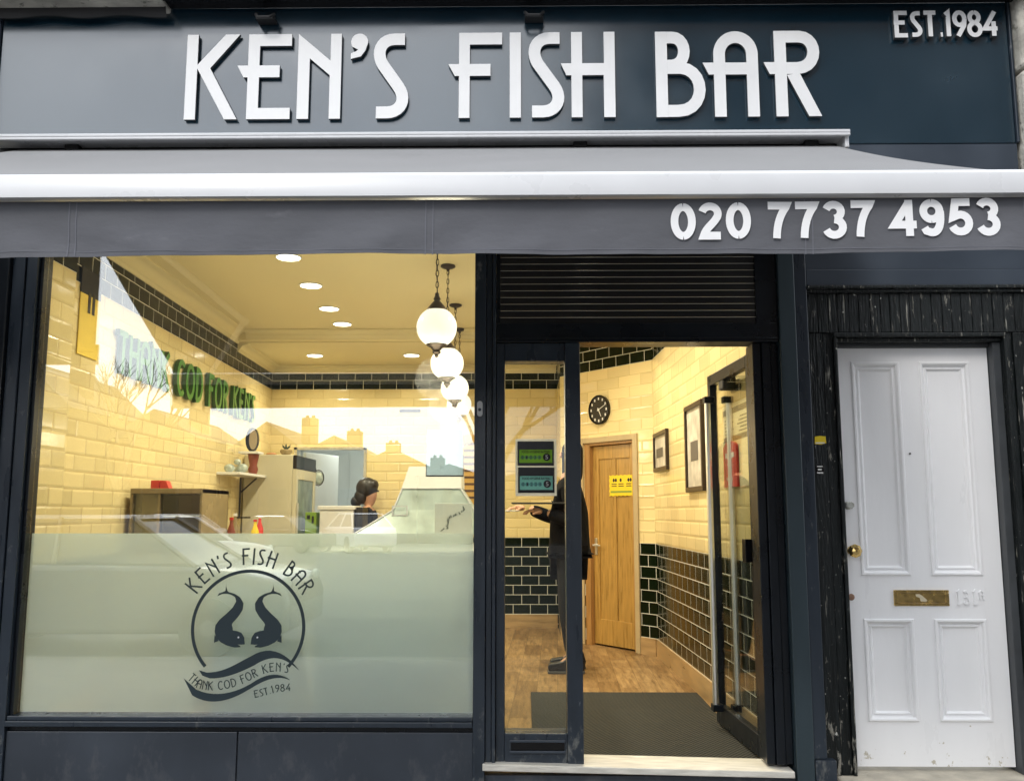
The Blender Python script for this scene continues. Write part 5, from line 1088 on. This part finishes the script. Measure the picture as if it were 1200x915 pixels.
L = bpy.data.lights.new('kitchen_light', 'AREA'); L.size = .6; L.energy = 22; L.color = (.95, 1, .97); lo = bpy.data.objects.new('kitchen_light', L); COL.objects.link(lo); lo.location = (-2.2, 11.3, 2.66)
kl = thing('kitchen_light_fitting', 'square light panel on the kitchen ceiling beyond the back opening', 'ceiling light', (-2.2, 11.3, 2.68)); MB().box(-2.5, -1.9, 11.0, 11.6, 2.672, 2.699).build('diffuser', bulb_mat('kitchen_panel', (.95, 1, .97), 4), kl); lo.parent = kl; lo.location = (0, 0, -.02)

# ================================================================== STREET BEHIND THE CAMERA (seen reflected in the glass)
def car(x, y, paint, label, flip=1, long=4.1, hgt=1.46, rot=0):
    t = thing('parked_car', label, 'car', (x, y, -.12), 'cars parked across the street')
    P = [(-.50, .28), (-.50, .55), (-.485, .66), (-.40, .70), (-.22, .74), (-.20, .74), (.36, .76), (.46, .74), (.495, .62), (.50, .30)]
    bm_ = MB(); Wd = .86
    def f(a, b, d): return (x + flip * a * long, y + d, -.12 + b * hgt / 1.0 * 1.0)
    bm_.prism([(-.5, .17), (-.502, .40), (-.485, .53), (-.38, .60), (-.25, .64), (.38, .66), (.47, .63), (.50, .50), (.50, .20), (.46, .16)], f, -Wd, Wd); b = bm_.build('body', paint, t, bevel=.06, smooth=True, seg=3)
    cb = MB(); vs = []
    for dd, ins in ((-Wd + .06, 0), (-Wd + .26, 1), (Wd - .26, 1), (Wd - .06, 0)):
        prof = [(-.26, .63), (.42, .65)] if not ins else [(-.10, .985), (.06, 1.0), (.25, .985), (-.12, .97)]
    lowr = [(-.27, .635), (.41, .655)]; topr = [(-.09, .985), (.25, .975)]
    def q(a, b, d): return Vector(f(a, b, d))
    A0, A1, B0, B1 = q(-.27, .635, -.80), q(.41, .655, -.80), q(-.09, .97, -.60), q(.25, .965, -.60)
    C0, C1, D0, D1 = q(-.27, .635, .80), q(.41, .655, .80), q(-.09, .97, .60), q(.25, .965, .60)
    cb.add([A0, A1, B1, B0, C0, C1, D1, D0], [(0, 1, 2, 3), (4, 5, 6, 7), (0, 3, 7, 4), (1, 2, 6, 5), (0, 1, 5, 4)]); cb.build('windows', M['car_glass'], t, bevel=.03)
    rf = MB(); rf.add([q(-.10, .972, -.61), q(.26, .967, -.61), q(.26, .967, .61), q(-.10, .972, .61), q(-.06, 1.0, -.52), q(.22, 1.0, -.52), q(.22, 1.0, .52), q(-.06, 1.0, .52)], [(0, 1, 2, 3), (4, 5, 6, 7), (0, 1, 5, 4), (1, 2, 6, 5), (2, 3, 7, 6), (3, 0, 4, 7)])
    rf.build('roof', paint, t, bevel=.02)
    pil = MB()
    for sy in (-1, 1):
        for a, b in (((-.27, .635, sy * .81), (-.09, .98, sy * .61)), ((.41, .655, sy * .81), (.25, .975, sy * .61)), ((.08, .65, sy * .81), (.09, .98, sy * .61))): pil.tube([q(*a), q(*b)], .032, 6)
    pil.build('pillar', paint, t)
    for a in (-.31, .31):
        for sy in (-1, 1):
            c_ = f(a, 0, 0); w = MB().lathe([(.20, -.10), (.31, -.10), (.32, -.06), (.32, .06), (.31, .10), (.20, .10)], (c_[0], y + sy * .78, -.12 + .32), 'y', 24).build('wheel', M['tyre'], t, smooth=True)
            MB().lathe([(.05, -.103), (.20, -.09), (.20, .09), (.05, .103)], (c_[0], y + sy * .78, -.12 + .32), 'y', 20).build('rim', M['rim'], w)
    t.rotation_euler.z = R(rot)
    for sy in (-1, 1): MB().sphere(q(-.485, .52, sy * .66), .09, 12, 8, (.5, 1.4, .8)).build('headlight', M['pale_glass'], t)
    return t
gry = mat('grey_car_paint', (.07, .075, .08), .22, coat=.6); wh = mat('white_car_paint', (.72, .73, .74), .25, coat=.5); bk2 = mat('dark_car_paint', (.03, .035, .045), .25, coat=.5); sil = mat('silver_car_paint', (.42, .43, .44), .3, metal=.4, coat=.5)
car(-4.7, -1.3, gry, 'dark grey car parked at the near kerb, nearest in the window reflection', -1, 4.4, 1.5)
car(-7.6, -10.2, wh, 'white hatchback across the road, left in the reflection', -1, rot=-35)
car(-13.6, -25.5, sil, 'silver saloon parked far across the road', 1, rot=12)
car(-9.4, -26.5, bk2, 'dark saloon parked across the road beside a white hatchback', -1, 4.2, 1.4, rot=20)
car(-6.6, -26.6, wh, 'white hatchback across the road, rightmost in the reflection', 1, 3.9, 1.5, rot=58)

def house(x0, x1, y, h, ridge, label, chim):
    t = thing('terraced_house', label, 'house', ((x0 + x1) / 2, y, 0), 'houses across the street'); d_ = 8
    w = MB().box(x0, x1, y - d_, y, -.2, h).build('wall', M['brick'], t)
    xm = (x0 + x1) / 2; r = MB(); r.add([(x0 - .2, y + .25, h), (x1 + .2, y + .25, h), (x1 + .2, y - d_ - .2, h), (x0 - .2, y - d_ - .2, h), (xm, y + .25, ridge), (xm, y - d_ - .2, ridge)], [(0, 1, 2, 3), (0, 1, 4), (2, 3, 5), (1, 2, 5, 4), (3, 0, 4, 5)]); ro = r.build('roof', M['roof'], t)
    c = MB(); c.box(chim - .36, chim + .36, y - 3.1, y - 2.3, h, ridge + .45); 
    for k_ in range(2): c.lathe([(.10, 0), (.08, .16)], (chim - .16 + .32 * k_, y - 2.7, ridge + .45), 'z', 10)
    c.build('chimney', M['brick'], ro)
    for fl in (1.2, 3.6):
        if fl + 1.5 > h: continue
        for q in (.25, .7):
            xx = x0 + (x1 - x0) * q; wi = MB().box(xx - .5, xx + .5, y + .01, y + .08, fl, fl + 1.4).build('window', M['reveal'], t); MB().box(xx - .42, xx + .42, y + .082, y + .09, fl + .08, fl + 1.32).build('pane', M['car_glass'], wi)
hs = [(-27, -22.5, -24, 5.9, 8.2, -24), (-22.4, -18.5, -27, 5.6, 7.6, -19.4), (-18.4, -14.8, -31, 4.7, 6.0, -15.6), (-14.6, -11.2, -35.8, 4.5, 5.9, -11.4), (-11.0, -8.0, -35.8, 4.3, 5.2, -9.0), (-7.9, -5.4, -36.2, 3.9, 4.6, -7.0), (-5.3, -2.2, -36.0, 3.2, 3.8, -4.6), (-2.1, 2.6, -36.4, 2.9, 3.5, 1.2)]
lb = ['tall brick house with chimney, far left across the street', 'brick house second from the left across the street', 'low brick house beyond the bare tree', 'gabled brick house with broad chimney across the street', 'gabled brick house to the right of the broad chimney', 'small brick house low in the roofline', 'lowest brick house with a chimney beyond the white hatchback', 'long low brick house behind the right hand bare tree']
for a, l in zip(hs, lb): house(*a[:5], l, a[5])
# unseen tall block, added so the right end of the fascia reflects dark
ta = thing('added_brick_block', 'tall dark brick block with white windows across the street to the right', 'building', (11, -15, 0))
MB().box(1.6, 30, -24, -15, -.2, 27).build('wall', M['brick'], ta); MB().box(1.4, 30.2, -24.2, -14.8, 27, 27.4).build('roof', M['roof'], ta)
for fl in range(9):
    for k_ in range(8):
        xx = 3.2 + k_ * 3; wi = MB().box(xx - .6, xx + .6, -14.99, -14.9, 1.0 + fl * 3, 2.7 + fl * 3).build('window', M['reveal'], ta); MB().box(xx - .5, xx + .5, -14.898, -14.89, 1.1 + fl * 3, 2.6 + fl * 3).build('pane', M['car_glass'], wi)
tb = thing('brick_house', 'dark brick house close by at the far left of the street', 'building', (-26, -11, 0)); MB().box(-36, -17.6, -18, -11.2, -.2, 6.4).build('wall', M['brick'], tb); MB().box(-36.2, -17.4, -18.2, -11.0, 6.4, 6.7).build('roof', M['roof'], tb); MB().box(-20.4, -19.1, -13.2, -12.3, 6.7, 8.6).build('chimney', M['brick'], tb)

def bare_tree(x, y, h, label, seed):
    random.seed(seed); t = thing('bare_tree', label, 'tree', (x, y, 0), 'bare winter trees across the street'); tr = MB(); cr = MB()
    def grow(p, d_, L, r, lev, mb):
        pts = [p]; n_ = 3
        for i in range(n_): d_ = (d_ + Vector((random.uniform(-.16, .16), random.uniform(-.16, .16), random.uniform(-.02, .12)))).normalized(); pts.append(pts[-1] + d_ * L / n_)
        mb.tube(pts, [r, r * .85, r * .72, r * .6], 6 if lev < 2 else 4)
        if lev >= 5: return
        for k_ in range(3 if lev < 4 else 4):
            a = random.uniform(0, 6.28); sp = random.uniform(.35, .8); nd = (d_ + Vector((math.cos(a), math.sin(a), random.uniform(-.1, .5))) * sp).normalized()
            grow(pts[random.choice((2, 3, 3))], nd, L * random.uniform(.62, .8), r * .55, lev + 1, cr)
    grow(Vector((x, y, -.1)), Vector((0, 0, 1)), h * .33, .20, 0, tr); tr.build('trunk', M['bark'], t); cr.build('crown', M['bark'], t)
bare_tree(-13.4, -20.5, 8.4, 'bare winter tree across the street, left in the reflection', 11)
bare_tree(-.6, -12.5, 7.0, 'bare winter tree across the street, reflected in the glazed side panel', 4)

na = thing('neighbour_awning', 'dark box shaped awning of the next shop to the left, reflected in the window edge', 'awning', (-4.6, 4.4, 2.9))
MB().box(-6.4, -2.96, 3.16, 4.45, 2.50, 3.38).build('fabric_hood', M['black'], na, bevel=.02)
MB().box(-6.4, -2.95, 3.14, 3.158, 2.42, 2.56).build('valance', M['black'], na)

pm = thing('price_menu', 'tall orange and cream price menu on the back wall beside the pendant lamps', 'menu', (-.62, 10.19, 1.5))
MB().box(-.70, -.52, 10.186, 10.199, 1.50, 2.28).build('sheet', mat('menu_orange', (.66, .40, .10), .5), pm)
for i in range(9): MB().box(-.685, -.56 + .02 * (i % 2), 10.183, 10.1855, 1.56 + .075 * i, 1.585 + .075 * i).build('text_line', mat('menu_ink', (.12, .06, .03), .6) if i == 0 else bpy.data.materials['menu_ink'], pm)
